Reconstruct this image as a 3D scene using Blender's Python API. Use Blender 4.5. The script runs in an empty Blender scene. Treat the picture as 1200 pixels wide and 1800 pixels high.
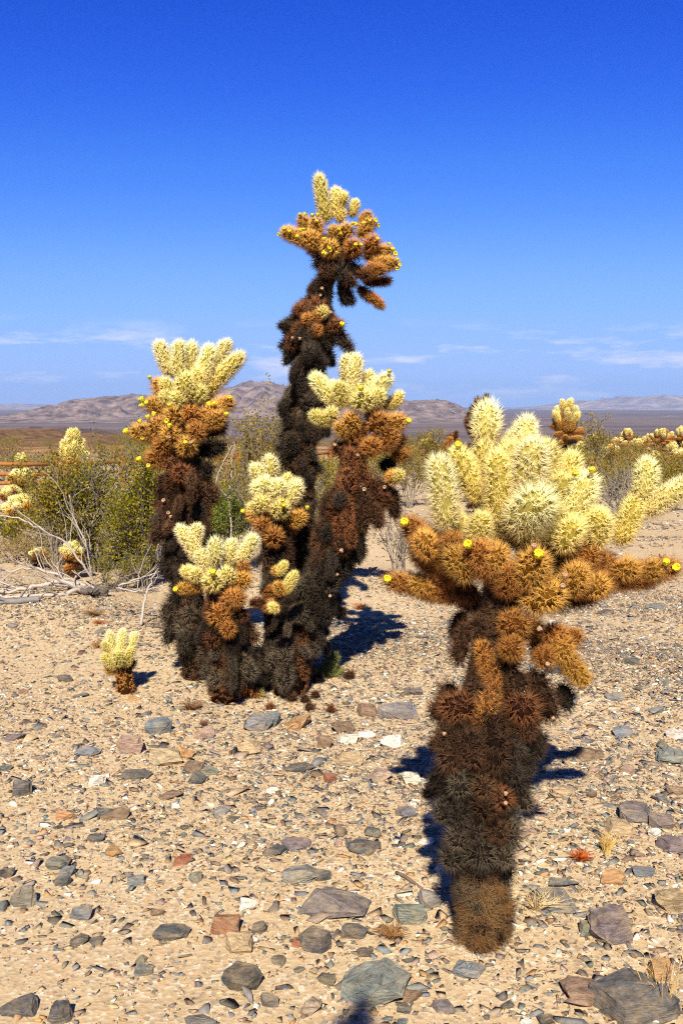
import bpy, bmesh, math, random
import numpy as np
from mathutils import Vector, Matrix

random.seed(7)
RNG = np.random.default_rng(7)
SC = bpy.context.scene
COL = SC.collection

# ------------------------------------------------------------------ camera
F = 1750.0                    # focal length in pixels of the 1200 x 1800 photograph
HORIZON = 712.0
CAM_H = 1.5
PITCH = math.atan((900.0 - HORIZON) / F)
cd = bpy.data.cameras.new('camera')
cam = bpy.data.objects.new('camera', cd)
COL.objects.link(cam)
cam.location = (0, 0, CAM_H)
cam.rotation_euler = (math.pi / 2 - PITCH, 0, 0)
cd.sensor_fit = 'VERTICAL'
cd.sensor_height = 36.0
cd.lens = 36.0 * F / 1800.0
cd.clip_start = 0.05
cd.clip_end = 120000.0
SC.camera = cam

# ------------------------------------------------------------------ light
SUN_EL = math.radians(40.0)
SUN_AZ = math.radians(3.5)    # the way the light travels, from +Y towards +X
world = bpy.data.worlds.new('World')
SC.world = world
world.use_nodes = True
wn, wl = world.node_tree.nodes, world.node_tree.links
wn.clear()
w_out = wn.new('ShaderNodeOutputWorld')
w_bg = wn.new('ShaderNodeBackground')
sky = wn.new('ShaderNodeTexSky')
sky.sky_type = 'NISHITA'
sky.sun_disc = False
sky.sun_elevation = SUN_EL
sky.sun_rotation = math.pi + SUN_AZ
sky.altitude = 900
sky.air_density = 1.0
sky.dust_density = 0.3
sky.ozone_density = 2.5
w_gam = wn.new('ShaderNodeGamma')
w_gam.inputs['Gamma'].default_value = 1.0
w_hsv = wn.new('ShaderNodeHueSaturation')
SKY_STRENGTH = 0.05
w_in = wn.new('ShaderNodeMixRGB'); w_in.blend_type = 'MULTIPLY'; w_in.inputs['Fac'].default_value = 1
w_in.inputs['Color2'].default_value = (0.07, 0.07, 0.07, 1)
# the photograph's deep, saturated film response of a clear desert sky; blue cut further overhead, out of view, to darken shadows
w_cur = wn.new('ShaderNodeRGBCurve')
for ci, pts in enumerate(([(0, 0), (0.10, 0.0), (0.17, 0.036), (0.30, 0.15), (0.59, 0.29), (1, 0.42)],
                          [(0, 0), (0.176, 0.056), (0.286, 0.165), (0.459, 0.33), (0.68, 0.42), (1, 0.55)],
                          [(0, 0), (0.20, 0.15), (0.318, 0.48), (0.459, 0.66), (0.61, 0.74), (1, 0.9)])):
    cu = w_cur.mapping.curves[ci]
    cu.points[0].location = pts[0]; cu.points[-1].location = pts[-1]
    for p in pts[1:-1]: cu.points.new(*p)
w_cur.mapping.update()
w_hsv.inputs['Value'].default_value = 1 / 0.07
# a few thin clouds low over the horizon, the same kind all the way round
w_tc = wn.new('ShaderNodeTexCoord')
w_sep = wn.new('ShaderNodeSeparateXYZ')
w_map = wn.new('ShaderNodeMapping')
w_map.inputs['Scale'].default_value = (5.0, 5.0, 26.0)
w_map.inputs['Location'].default_value = (3.1, 0.4, 0.7)
w_noise = wn.new('ShaderNodeTexNoise')
w_noise.inputs['Scale'].default_value = 1.5
w_noise.inputs['Detail'].default_value = 7.0
w_noise.inputs['Roughness'].default_value = 0.6
w_ramp = wn.new('ShaderNodeValToRGB')
w_ramp.color_ramp.elements[0].position = 0.525
w_ramp.color_ramp.elements[0].color = (0, 0, 0, 1)
w_ramp.color_ramp.elements[1].position = 0.68
w_ramp.color_ramp.elements[1].color = (1, 1, 1, 1)
w_band = wn.new('ShaderNodeValToRGB')
for e in list(w_band.color_ramp.elements)[1:]:
    w_band.color_ramp.elements.remove(e)
w_band.color_ramp.elements[0].position = 0.0
w_band.color_ramp.elements[0].color = (0, 0, 0, 1)
for p, v in ((0.010, 0.7), (0.03, 1.0), (0.060, 0.9), (0.085, 0.0)):
    e = w_band.color_ramp.elements.new(p)
    e.color = (v, v, v, 1)
w_mul = wn.new('ShaderNodeMath')
w_mul.operation = 'MULTIPLY'
w_mix = wn.new('ShaderNodeMixRGB')
w_mix.inputs['Color2'].default_value = (9.5, 9.3, 10.5, 1)
wl.new(sky.outputs[0], w_gam.inputs[0])
wl.new(w_gam.outputs[0], w_in.inputs['Color1']); wl.new(w_in.outputs[0], w_cur.inputs['Color']); wl.new(w_cur.outputs[0], w_hsv.inputs['Color'])
wl.new(w_tc.outputs['Generated'], w_sep.inputs[0])
wl.new(w_tc.outputs['Generated'], w_map.inputs[0])
wl.new(w_map.outputs[0], w_noise.inputs['Vector'])
wl.new(w_noise.outputs['Fac'], w_ramp.inputs[0])
wl.new(w_sep.outputs['Z'], w_band.inputs[0])
wl.new(w_ramp.outputs[0], w_mul.inputs[0])
wl.new(w_band.outputs[0], w_mul.inputs[1])
wl.new(w_mul.outputs[0], w_mix.inputs['Fac'])
wl.new(w_hsv.outputs[0], w_mix.inputs['Color1'])
wl.new(w_mix.outputs[0], w_bg.inputs['Color'])
w_bg.inputs['Strength'].default_value = SKY_STRENGTH
wl.new(w_bg.outputs[0], w_out.inputs['Surface'])

sd = bpy.data.lights.new('sun', 'SUN')
sd.energy = 5.0
sd.angle = math.radians(0.5)
sd.color = (1.0, 0.92, 0.72)
sun = bpy.data.objects.new('sun', sd)
COL.objects.link(sun)
light_dir = Vector((math.sin(SUN_AZ) * math.cos(SUN_EL), math.cos(SUN_AZ) * math.cos(SUN_EL), -math.sin(SUN_EL)))
sun.rotation_euler = light_dir.to_track_quat('-Z', 'Y').to_euler()
sun.location = -light_dir * 30

SC.view_settings.view_transform = 'Standard'
SC.view_settings.look = 'None'
SC.view_settings.gamma = 1.0
SC.view_settings.exposure = 1.08
SC.view_settings.use_curve_mapping = False
SC.render.engine = 'CYCLES'
SC.cycles.max_bounces = 6
SC.cycles.diffuse_bounces = 3
SC.cycles.volume_bounces = 0
SC.cycles.use_denoising = False
SC.cycles.use_adaptive_sampling = False
SC.cycles.filter_width = 1.15
SC.cycles.sample_clamp_indirect = 4.0

# ------------------------------------------------------------------ helpers
SP, CP = math.sin(PITCH), math.cos(PITCH)

def ray(px, py):
    u, v = (px - 600.0) / F, -(py - 900.0) / F
    return np.array((u, CP + v * SP, -SP + v * CP))

def P(px, py, Y):
    d = ray(px, py)
    t = Y / d[1]
    return np.array((d[0] * t, Y, CAM_H + d[2] * t))

_GR = np.array([0, 6, 11, 18, 26, 45, 70, 110, 2500, 5000, 60000.0])
_GZ = np.array([0, 0, -0.05, -0.30, -0.64, -0.84, -1.25, -3.0, -100, -105, -110.0])
_PH = RNG.uniform(0, 6.28, 12)
_KX = RNG.uniform(-2.6, 2.6, 12)
_KY = RNG.uniform(-2.6, 2.6, 12)

def gz(x, y):
    x, y = np.asarray(x, float), np.asarray(y, float)
    r = np.hypot(x, y)
    z = np.interp(r, _GR, _GZ)
    n = sum(np.sin(_KX[i] * x + _KY[i] * y + _PH[i]) for i in range(12))
    return z + n * 0.005 * np.clip(r / 3.0, 0.5, 2.5) * np.clip(60.0 / (r + 1), 0, 1)

def ground_hit(px, py):
    d = ray(px, py)
    z = 0.0
    for _ in range(30):
        t = (z - CAM_H) / d[2]
        z = float(gz(d[0] * t, d[1] * t))
    return np.array((d[0] * t, d[1] * t, z))

def mesh_np(name, V, T, smooth=False, col=None, quads=False):
    me = bpy.data.meshes.new(name)
    V = np.asarray(V, np.float32)
    T = np.asarray(T, np.int32)
    k = T.shape[1]
    me.vertices.add(len(V))
    me.vertices.foreach_set('co', V.ravel())
    me.loops.add(T.size)
    me.loops.foreach_set('vertex_index', T.ravel())
    me.polygons.add(len(T))
    me.polygons.foreach_set('loop_start', np.arange(0, T.size, k, dtype=np.int32))
    me.polygons.foreach_set('loop_total', np.full(len(T), k, np.int32))
    if smooth:
        me.polygons.foreach_set('use_smooth', np.ones(len(T), bool))
    if col is not None:
        a = me.color_attributes.new('Col', 'FLOAT_COLOR', 'POINT')
        c = np.ones((len(V), 4), np.float32)
        c[:, :3] = col
        a.data.foreach_set('color', c.ravel())
    me.update()
    me.validate()
    return me

def link(name, me, mat=None, parent=None, color=None):
    o = bpy.data.objects.new(name, me)
    COL.objects.link(o)
    if mat and me is not None and not me.materials:
        me.materials.append(mat)
    if parent:
        o.parent = parent
    if color is not None:
        o.color = (*color[:3], 1)
    return o

def tag(o, label=None, cat=None, group=None, kind=None):
    if label: o['label'] = label
    if cat: o['category'] = cat
    if group: o['group'] = group
    if kind: o['kind'] = kind
    return o

def empty(name, loc):
    o = bpy.data.objects.new(name, None)
    o.empty_display_size = 0.1
    COL.objects.link(o)
    o.location = loc
    return o

class MB:
    """collects triangles of several shapes for ONE mesh"""
    def __init__(s): s.V, s.T, s.C, s.n = [], [], [], 0
    def add(s, V, T, C=None):
        s.V.append(np.asarray(V, float)); s.T.append(np.asarray(T, int) + s.n); s.n += len(V)
        if C is not None: s.C.append(np.broadcast_to(np.asarray(C, float), (len(V), 3)))
    def mesh(s, name, smooth=False):
        return mesh_np(name, np.concatenate(s.V), np.concatenate(s.T), smooth, np.concatenate(s.C) if s.C else None)

def frame_of(d):
    d = d / np.linalg.norm(d)
    a = np.array((0, 0, 1.0)) if abs(d[2]) < 0.9 else np.array((1.0, 0, 0))
    x = np.cross(a, d); x /= np.linalg.norm(x)
    return x, np.cross(d, x), d

def tube(pts, radii, n=6, cap=True):
    pts = np.asarray(pts, float)
    m = len(pts)
    V = []
    tang = np.gradient(pts, axis=0)
    x, y, _ = frame_of(tang[0])
    for i in range(m):
        d = tang[i] / (np.linalg.norm(tang[i]) + 1e-9)
        x = x - d * np.dot(x, d); x /= np.linalg.norm(x) + 1e-9
        y = np.cross(d, x)
        a = np.arange(n) * 2 * math.pi / n
        V.append(pts[i] + radii[i] * (np.cos(a)[:, None] * x + np.sin(a)[:, None] * y))
    V = np.concatenate(V)
    T = []
    for i in range(m - 1):
        for j in range(n):
            a, b = i * n + j, i * n + (j + 1) % n
            T += [(a, b, b + n), (a, b + n, a + n)]
    if cap:
        V = np.concatenate([V, pts[:1], pts[-1:]])
        for j in range(n):
            T.append((m * n, (j + 1) % n, j))
            T.append((m * n + 1, (m - 1) * n + j, (m - 1) * n + (j + 1) % n))
    return V, np.array(T)

# ------------------------------------------------------------------ materials
def new_mat(name):
    m = bpy.data.materials.new(name)
    m.use_nodes = True
    nt = m.node_tree
    b = nt.nodes['Principled BSDF']
    return m, nt, nt.nodes, nt.links, b

def spine_material():
    m, nt, n, l, b = new_mat('spines')
    oi = n.new('ShaderNodeObjectInfo')
    at = n.new('ShaderNodeVertexColor'); at.layer_name = 'Col'
    sep = n.new('ShaderNodeSeparateColor')
    l.new(at.outputs['Color'], sep.inputs[0])
    # r: along the joint, g: along the spine, b: random per spine
    warm = n.new('ShaderNodeMixRGB'); warm.blend_type = 'MULTIPLY'
    warm.inputs['Color2'].default_value = (0.84, 0.66, 0.40, 1)
    r1 = n.new('ShaderNodeMapRange')
    r1.inputs['From Min'].default_value = 0.0; r1.inputs['From Max'].default_value = 0.75
    r1.inputs['To Min'].default_value = 0.75; r1.inputs['To Max'].default_value = 0.0
    l.new(sep.outputs[0], r1.inputs['Value'])
    l.new(r1.outputs[0], warm.inputs['Fac'])
    l.new(oi.outputs['Color'], warm.inputs['Color1'])
    pale = n.new('ShaderNodeMixRGB'); pale.blend_type = 'MIX'
    hs = n.new('ShaderNodeHueSaturation')
    hs.inputs['Hue'].default_value = 0.508; hs.inputs['Saturation'].default_value = 0.86; hs.inputs['Value'].default_value = 1.5
    l.new(warm.outputs[0], hs.inputs['Color'])
    l.new(warm.outputs[0], pale.inputs['Color1']); l.new(hs.outputs[0], pale.inputs['Color2'])
    l.new(sep.outputs[1], pale.inputs['Fac'])
    val = n.new('ShaderNodeHueSaturation')
    r2 = n.new('ShaderNodeMapRange')
    r2.inputs['To Min'].default_value = 0.72; r2.inputs['To Max'].default_value = 1.15
    l.new(sep.outputs[2], r2.inputs['Value']); l.new(r2.outputs[0], val.inputs['Value'])
    l.new(pale.outputs[0], val.inputs['Color'])
    l.new(val.outputs[0], b.inputs['Base Color'])
    b.inputs['Roughness'].default_value = 0.55
    b.inputs['Specular IOR Level'].default_value = 0.25
    tr = n.new('ShaderNodeBsdfTranslucent')
    l.new(val.outputs[0], tr.inputs['Color'])
    mx = n.new('ShaderNodeMixShader'); mx.inputs[0].default_value = 0.3
    l.new(b.outputs[0], mx.inputs[1]); l.new(tr.outputs[0], mx.inputs[2])
    l.new(mx.outputs[0], n['Material Output'].inputs['Surface'])
    return m

def object_color_material(name, rough=0.8, noise_scale=30.0, amount=0.5, bump=0.3, streak=False, attr=False, dust=0.0, spec=0.3):
    m, nt, n, l, b = new_mat(name)
    if attr:
        src = n.new('ShaderNodeVertexColor'); src.layer_name = 'Col'
    else:
        src = n.new('ShaderNodeObjectInfo')
    tc = n.new('ShaderNodeTexCoord')
    ge = n.new('ShaderNodeNewGeometry')
    no = n.new('ShaderNodeTexNoise')
    no.inputs['Scale'].default_value = noise_scale
    no.inputs['Detail'].default_value = 6
    no.inputs['Roughness'].default_value = 0.65
    mp = n.new('ShaderNodeMapping')
    if streak:
        mp.inputs['Scale'].default_value = (1, 1, 4.5)
        mp.inputs['Rotation'].default_value = (0.5, 0.3, 0.2)
    l.new(ge.outputs['Position'], mp.inputs[0])
    l.new(mp.outputs[0], no.inputs['Vector'])
    hs = n.new('ShaderNodeHueSaturation')
    mr = n.new('ShaderNodeMapRange')
    mr.inputs['From Min'].default_value = 0.25; mr.inputs['From Max'].default_value = 0.75
    mr.inputs['To Min'].default_value = 1 - amount; mr.inputs['To Max'].default_value = 1 + amount
    l.new(no.outputs['Fac'], mr.inputs['Value'])
    l.new(mr.outputs[0], hs.inputs['Value'])
    l.new(src.outputs['Color'], hs.inputs['Color'])
    if dust:
        n2 = n.new('ShaderNodeTexNoise'); n2.inputs['Scale'].default_value = 17; n2.inputs['Detail'].default_value = 7; n2.inputs['Roughness'].default_value = 0.7
        l.new(ge.outputs['Position'], n2.inputs['Vector'])
        m2 = n.new('ShaderNodeMapRange'); m2.inputs['From Min'].default_value = 0.42; m2.inputs['From Max'].default_value = 0.72
        m2.inputs['To Min'].default_value = 0.0; m2.inputs['To Max'].default_value = dust
        l.new(n2.outputs['Fac'], m2.inputs['Value'])
        dm = n.new('ShaderNodeMixRGB'); dm.inputs['Color2'].default_value = (0.35, 0.25, 0.14, 1)
        l.new(m2.outputs[0], dm.inputs['Fac']); l.new(hs.outputs[0], dm.inputs['Color1']); l.new(dm.outputs[0], b.inputs['Base Color'])
    else:
        l.new(hs.outputs[0], b.inputs['Base Color'])
    b.inputs['Roughness'].default_value = rough
    b.inputs['Specular IOR Level'].default_value = spec
    if bump:
        bp = n.new('ShaderNodeBump')
        bp.inputs['Strength'].default_value = bump
        bp.inputs['Distance'].default_value = 0.01
        l.new(no.outputs['Fac'], bp.inputs['Height'])
        l.new(bp.outputs[0], b.inputs['Normal'])
    return m

M_SPINE = spine_material()
M_CORE = object_color_material('stem_skin', 0.9, 60, 0.35, 0.3, spec=0.04)
M_STONE = object_color_material('stone', 0.75, 38, 0.7, 0.9, streak=True, dust=0.55)
M_GRAVEL = object_color_material('gravel', 0.8, 90, 0.45, 0.3, attr=True, dust=0.5)
M_WOOD = object_color_material('weathered_wood', 0.85, 40, 0.4, 0.4, streak=True)
M_FRUIT = object_color_material('fruit_skin', 0.5, 80, 0.2, 0.2)
M_GRASS = object_color_material('dry_stalks', 0.7, 50, 0.35, 0.0)

def leaf_material():
    m, nt, n, l, b = new_mat('leaves')
    at = n.new('ShaderNodeVertexColor'); at.layer_name = 'Col'
    l.new(at.outputs['Color'], b.inputs['Base Color'])
    b.inputs['Roughness'].default_value = 0.6
    b.inputs['Specular IOR Level'].default_value = 0.2
    tr = n.new('ShaderNodeBsdfTranslucent')
    l.new(at.outputs['Color'], tr.inputs['Color'])
    mx = n.new('ShaderNodeMixShader'); mx.inputs[0].default_value = 0.3
    l.new(b.outputs[0], mx.inputs[1]); l.new(tr.outputs[0], mx.inputs[2])
    l.new(mx.outputs[0], n['Material Output'].inputs['Surface'])
    return m
M_LEAF = leaf_material()

def sand_material():
    m, nt, n, l, b = new_mat('desert_sand')
    ge = n.new('ShaderNodeNewGeometry')
    def noise(scale, detail=5, rough=0.6):
        x = n.new('ShaderNodeTexNoise')
        x.inputs['Scale'].default_value = scale; x.inputs['Detail'].default_value = detail
        x.inputs['Roughness'].default_value = rough
        l.new(ge.outputs['Position'], x.inputs['Vector'])
        return x
    big, mid, fine = noise(0.9, 4), noise(9, 6), noise(170, 4, 0.7)
    r = n.new('ShaderNodeValToRGB')
    r.color_ramp.elements[0].position = 0.3; r.color_ramp.elements[0].color = (0.385, 0.275, 0.158, 1)
    r.color_ramp.elements[1].position = 0.7; r.color_ramp.elements[1].color = (0.46, 0.35, 0.225, 1)
    l.new(big.outputs['Fac'], r.inputs[0])
    # grit: every tiny cell its own tint
    vo = n.new('ShaderNodeTexVoronoi'); vo.inputs['Scale'].default_value = 80
    l.new(ge.outputs['Position'], vo.inputs['Vector'])
    gr = n.new('ShaderNodeValToRGB')
    gr.color_ramp.interpolation = 'CONSTANT'
    cols = [(0.0, (0.62, 0.47, 0.31)), (0.2, (0.50, 0.35, 0.20)), (0.38, (0.36, 0.27, 0.18)), (0.48, (0.72, 0.62, 0.48)),
            (0.62, (0.58, 0.38, 0.22)), (0.76, (0.25, 0.22, 0.19)), (0.82, (0.55, 0.42, 0.28))]
    cols = [(p, tuple(0.75 * v for v in c)) for p, c in cols]
    gr.color_ramp.elements[0].color = (*cols[0][1], 1); gr.color_ramp.elements[0].position = 0
    gr.color_ramp.elements[1].color = (*cols[1][1], 1); gr.color_ramp.elements[1].position = cols[1][0]
    for p, c in cols[2:]:
        e = gr.color_ramp.elements.new(p); e.color = (*c, 1)
    sc = n.new('ShaderNodeSeparateColor')
    l.new(vo.outputs['Color'], sc.inputs[0]); l.new(sc.outputs[0], gr.inputs[0])
    mk = n.new('ShaderNodeMapRange')
    mk.inputs['From Min'].default_value = 0.35; mk.inputs['From Max'].default_value = 0.6
    mk.inputs['To Min'].default_value = 0.15; mk.inputs['To Max'].default_value = 0.75
    l.new(mid.outputs['Fac'], mk.inputs['Value'])
    mx = n.new('ShaderNodeMixRGB')
    l.new(mk.outputs[0], mx.inputs['Fac']); l.new(r.outputs[0], mx.inputs['Color1']); l.new(gr.outputs[0], mx.inputs['Color2'])
    # beyond the garden the plain is scrub on darker soil
    far = n.new('ShaderNodeTexNoise'); far.inputs['Scale'].default_value = 0.0035; far.inputs['Detail'].default_value = 6
    mpf = n.new('ShaderNodeMapping'); mpf.inputs['Scale'].default_value = (0.25, 1.0, 1.0)
    l.new(ge.outputs['Position'], mpf.inputs[0]); l.new(mpf.outputs[0], far.inputs['Vector'])
    fr = n.new('ShaderNodeValToRGB')
    fr.color_ramp.elements[0].position = 0.35; fr.color_ramp.elements[0].color = (0.085, 0.062, 0.060, 1)
    fr.color_ramp.elements[1].position = 0.65; fr.color_ramp.elements[1].color = (0.16, 0.115, 0.10, 1)
    l.new(far.outputs['Fac'], fr.inputs[0])
    ln = n.new('ShaderNodeVectorMath'); ln.operation = 'LENGTH'
    l.new(ge.outputs['Position'], ln.inputs[0])
    brown = n.new('ShaderNodeTexNoise'); brown.inputs['Scale'].default_value = 0.35; brown.inputs['Detail'].default_value = 6
    l.new(ge.outputs['Position'], brown.inputs['Vector'])
    br = n.new('ShaderNodeValToRGB')
    br.color_ramp.elements[0].position = 0.35; br.color_ramp.elements[0].color = (0.14, 0.075, 0.03, 1)
    br.color_ramp.elements[1].position = 0.65; br.color_ramp.elements[1].color = (0.36, 0.20, 0.09, 1)
    l.new(brown.outputs['Fac'], br.inputs[0])
    d0 = n.new('ShaderNodeMapRange'); d0.inputs['From Min'].default_value = 30; d0.inputs['From Max'].default_value = 60
    l.new(ln.outputs['Value'], d0.inputs['Value'])
    mx1 = n.new('ShaderNodeMixRGB')
    l.new(d0.outputs[0], mx1.inputs['Fac']); l.new(mx.outputs[0], mx1.inputs['Color1']); l.new(br.outputs[0], mx1.inputs['Color2'])
    mx = mx1
    dm = n.new('ShaderNodeMapRange')
    dm.inputs['From Min'].default_value = 150; dm.inputs['From Max'].default_value = 900
    l.new(ln.outputs['Value'], dm.inputs['Value'])
    mx2 = n.new('ShaderNodeMixRGB')
    l.new(dm.outputs[0], mx2.inputs['Fac']); l.new(mx.outputs[0], mx2.inputs['Color1']); l.new(fr.outputs[0], mx2.inputs['Color2'])
    l.new(mx2.outputs[0], b.inputs['Base Color'])
    b.inputs['Roughness'].default_value = 0.95
    b.inputs['Specular IOR Level'].default_value = 0.1
    b1 = n.new('ShaderNodeBump'); b1.inputs['Strength'].default_value = 0.35; b1.inputs['Distance'].default_value = 0.004
    b2 = n.new('ShaderNodeBump'); b2.inputs['Strength'].default_value = 0.5; b2.inputs['Distance'].default_value = 0.02
    l.new(vo.outputs['Distance'], b1.inputs['Height']); l.new(mid.outputs['Fac'], b2.inputs['Height'])
    l.new(b1.outputs[0], b2.inputs['Normal']); l.new(b2.outputs[0], b.inputs['Normal'])
    return m
M_SAND = sand_material()

def rock_slope_material(name, c0, c1, scale):
    m, nt, n, l, b = new_mat(name)
    ge = n.new('ShaderNodeNewGeometry')
    no = n.new('ShaderNodeTexNoise'); no.inputs['Scale'].default_value = scale; no.inputs['Detail'].default_value = 8
    no.inputs['Roughness'].default_value = 0.65
    l.new(ge.outputs['Position'], no.inputs['Vector'])
    r = n.new('ShaderNodeValToRGB')
    r.color_ramp.elements[0].position = 0.38; r.color_ramp.elements[0].color = (*c0, 1)
    r.color_ramp.elements[1].position = 0.62; r.color_ramp.elements[1].color = (*c1, 1)
    l.new(no.outputs['Fac'], r.inputs[0]); l.new(r.outputs[0], b.inputs['Base Color'])
    b.inputs['Roughness'].default_value = 1.0
    b.inputs['Specular IOR Level'].default_value = 0.0
    bp = n.new('ShaderNodeBump'); bp.inputs['Strength'].default_value = 0.8; bp.inputs['Distance'].default_value = 0.25 / scale
    l.new(no.outputs['Fac'], bp.inputs['Height']); l.new(bp.outputs[0], b.inputs['Normal'])
    return m

# ------------------------------------------------------------------ ground
def build_ground():
    rings = [0.0] + list(np.geomspace(0.35, 46000, 190))
    NA = 288
    V = [(0, 0, float(gz(0, 0)))]
    a = np.arange(NA) * 2 * math.pi / NA
    for r in rings[1:]:
        x, y = r * np.sin(a), r * np.cos(a)
        V += list(zip(x, y, gz(x, y)))
    T = [(0, 1 + (j + 1) % NA, 1 + j) for j in range(NA)]
    for i in range(len(rings) - 2):
        o = 1 + i * NA
        for j in range(NA):
            p, q = o + j, o + (j + 1) % NA
            T += [(p, q, q + NA), (p, q + NA, p + NA)]
    me = mesh_np('ground', V, T, True)
    return tag(link('ground', me, M_SAND), kind='structure')
ground = build_ground()

# ------------------------------------------------------------------ stones
def stone_shape(seed, n=16, flat=0.6):
    r = random.Random(seed)
    bm = bmesh.new()
    for _ in range(n):
        v = Vector((r.gauss(0, 1), r.gauss(0, 1), r.gauss(0, 1))).normalized()
        k = r.uniform(0.75, 1.0)
        # a boxy, split-rock outline
        v = Vector([math.copysign(abs(c) ** 0.6, c) for c in v]) * k
        bm.verts.new((v.x * 0.5, v.y * 0.5, v.z * 0.5 * flat))
    bmesh.ops.convex_hull(bm, input=bm.verts)
    for v in [v for v in bm.verts if not v.link_faces]:
        bm.verts.remove(v)
    bmesh.ops.triangulate(bm, faces=bm.faces)
    bm.verts.index_update()
    V = np.array([v.co for v in bm.verts]); T = np.array([[v.index for v in f.verts] for f in bm.faces])
    bm.free()
    return V, T

PEBBLES = [stone_shape(100 + i, 9, 0.55) for i in range(32)]
TINY = [stone_shape(500 + i, 6, 0.6) for i in range(32)]
STONES = []
for i in range(18):
    r = random.Random(i)
    V, T = stone_shape(300 + i, r.randint(13, 22), r.uniform(0.45, 0.75))
    # chip and round the edges a little
    bm = bmesh.new()
    vs = [bm.verts.new(v) for v in V]
    for t in T: bm.faces.new([vs[k] for k in t])
    bmesh.ops.dissolve_limit(bm, angle_limit=math.radians(9), verts=bm.verts, edges=bm.edges)
    bmesh.ops.bevel(bm, geom=list(bm.edges), offset=0.012, segments=1, affect='EDGES', profile=0.6)
    bmesh.ops.triangulate(bm, faces=bm.faces)
    bmesh.ops.subdivide_edges(bm, edges=[e for e in bm.edges if e.calc_length() > 0.16], cuts=1, use_grid_fill=True)
    bmesh.ops.triangulate(bm, faces=bm.faces)
    bm.normal_update()
    for v in bm.verts:
        v.co += v.normal * r.uniform(-0.030, 0.022)
    me = bpy.data.meshes.new('stone')
    bm.to_mesh(me); bm.free()
    me.materials.append(M_STONE)
    STONES.append(me)

PAL = {'grey': (0.185, 0.185, 0.19), 'blue': (0.16, 0.18, 0.20), 'dark': (0.055, 0.054, 0.056), 'brown': (0.19, 0.12, 0.085),
       'ochre': (0.42, 0.23, 0.10), 'pink': (0.36, 0.25, 0.20), 'white': (0.78, 0.71, 0.60), 'green': (0.155, 0.16, 0.14),
       'tan': (0.46, 0.33, 0.20), 'purple': (0.155, 0.125, 0.13), 'red': (0.26, 0.09, 0.05), 'char': (0.09, 0.088, 0.088)}
PAL = {k: tuple(0.74 * c for c in v) for k, v in PAL.items()}
MIX_BIG = ['grey'] * 6 + ['blue'] * 4 + ['dark'] * 2 + ['char'] * 5 + ['brown'] * 5 + ['ochre'] * 2 + ['pink'] * 3 + ['white'] * 2 + ['green'] * 4 + ['tan'] * 4 + ['purple'] * 4
MIX_SMALL = ['tan'] * 8 + ['pink'] * 7 + ['white'] * 7 + ['ochre'] * 4 + ['grey'] * 5 + ['brown'] * 4 + ['char'] * 3 + ['green'] * 2

def jitter(c, rnd, a=0.2):
    k = rnd.uniform(1 - a, 1 + a)
    return tuple(min(0.85, max(0.01, x * k * rnd.uniform(0.94, 1.06))) for x in c)

def in_view(x, y, m=0.6):
    return y > 0.9 and abs(x) < 0.345 * y + m

def density(x, y):
    n = sum(math.sin(0.9 * _KX[i] * x + 0.9 * _KY[i] * y + _PH[(i * 5) % 12]) for i in range(12)) / 4.0
    d = 0.55 + 0.25 * n + 0.16 * max(-1, min(1.2, x))
    if 3.2 < y < 5.2: d += 0.2
    return max(0.12, min(1.0, d))

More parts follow.
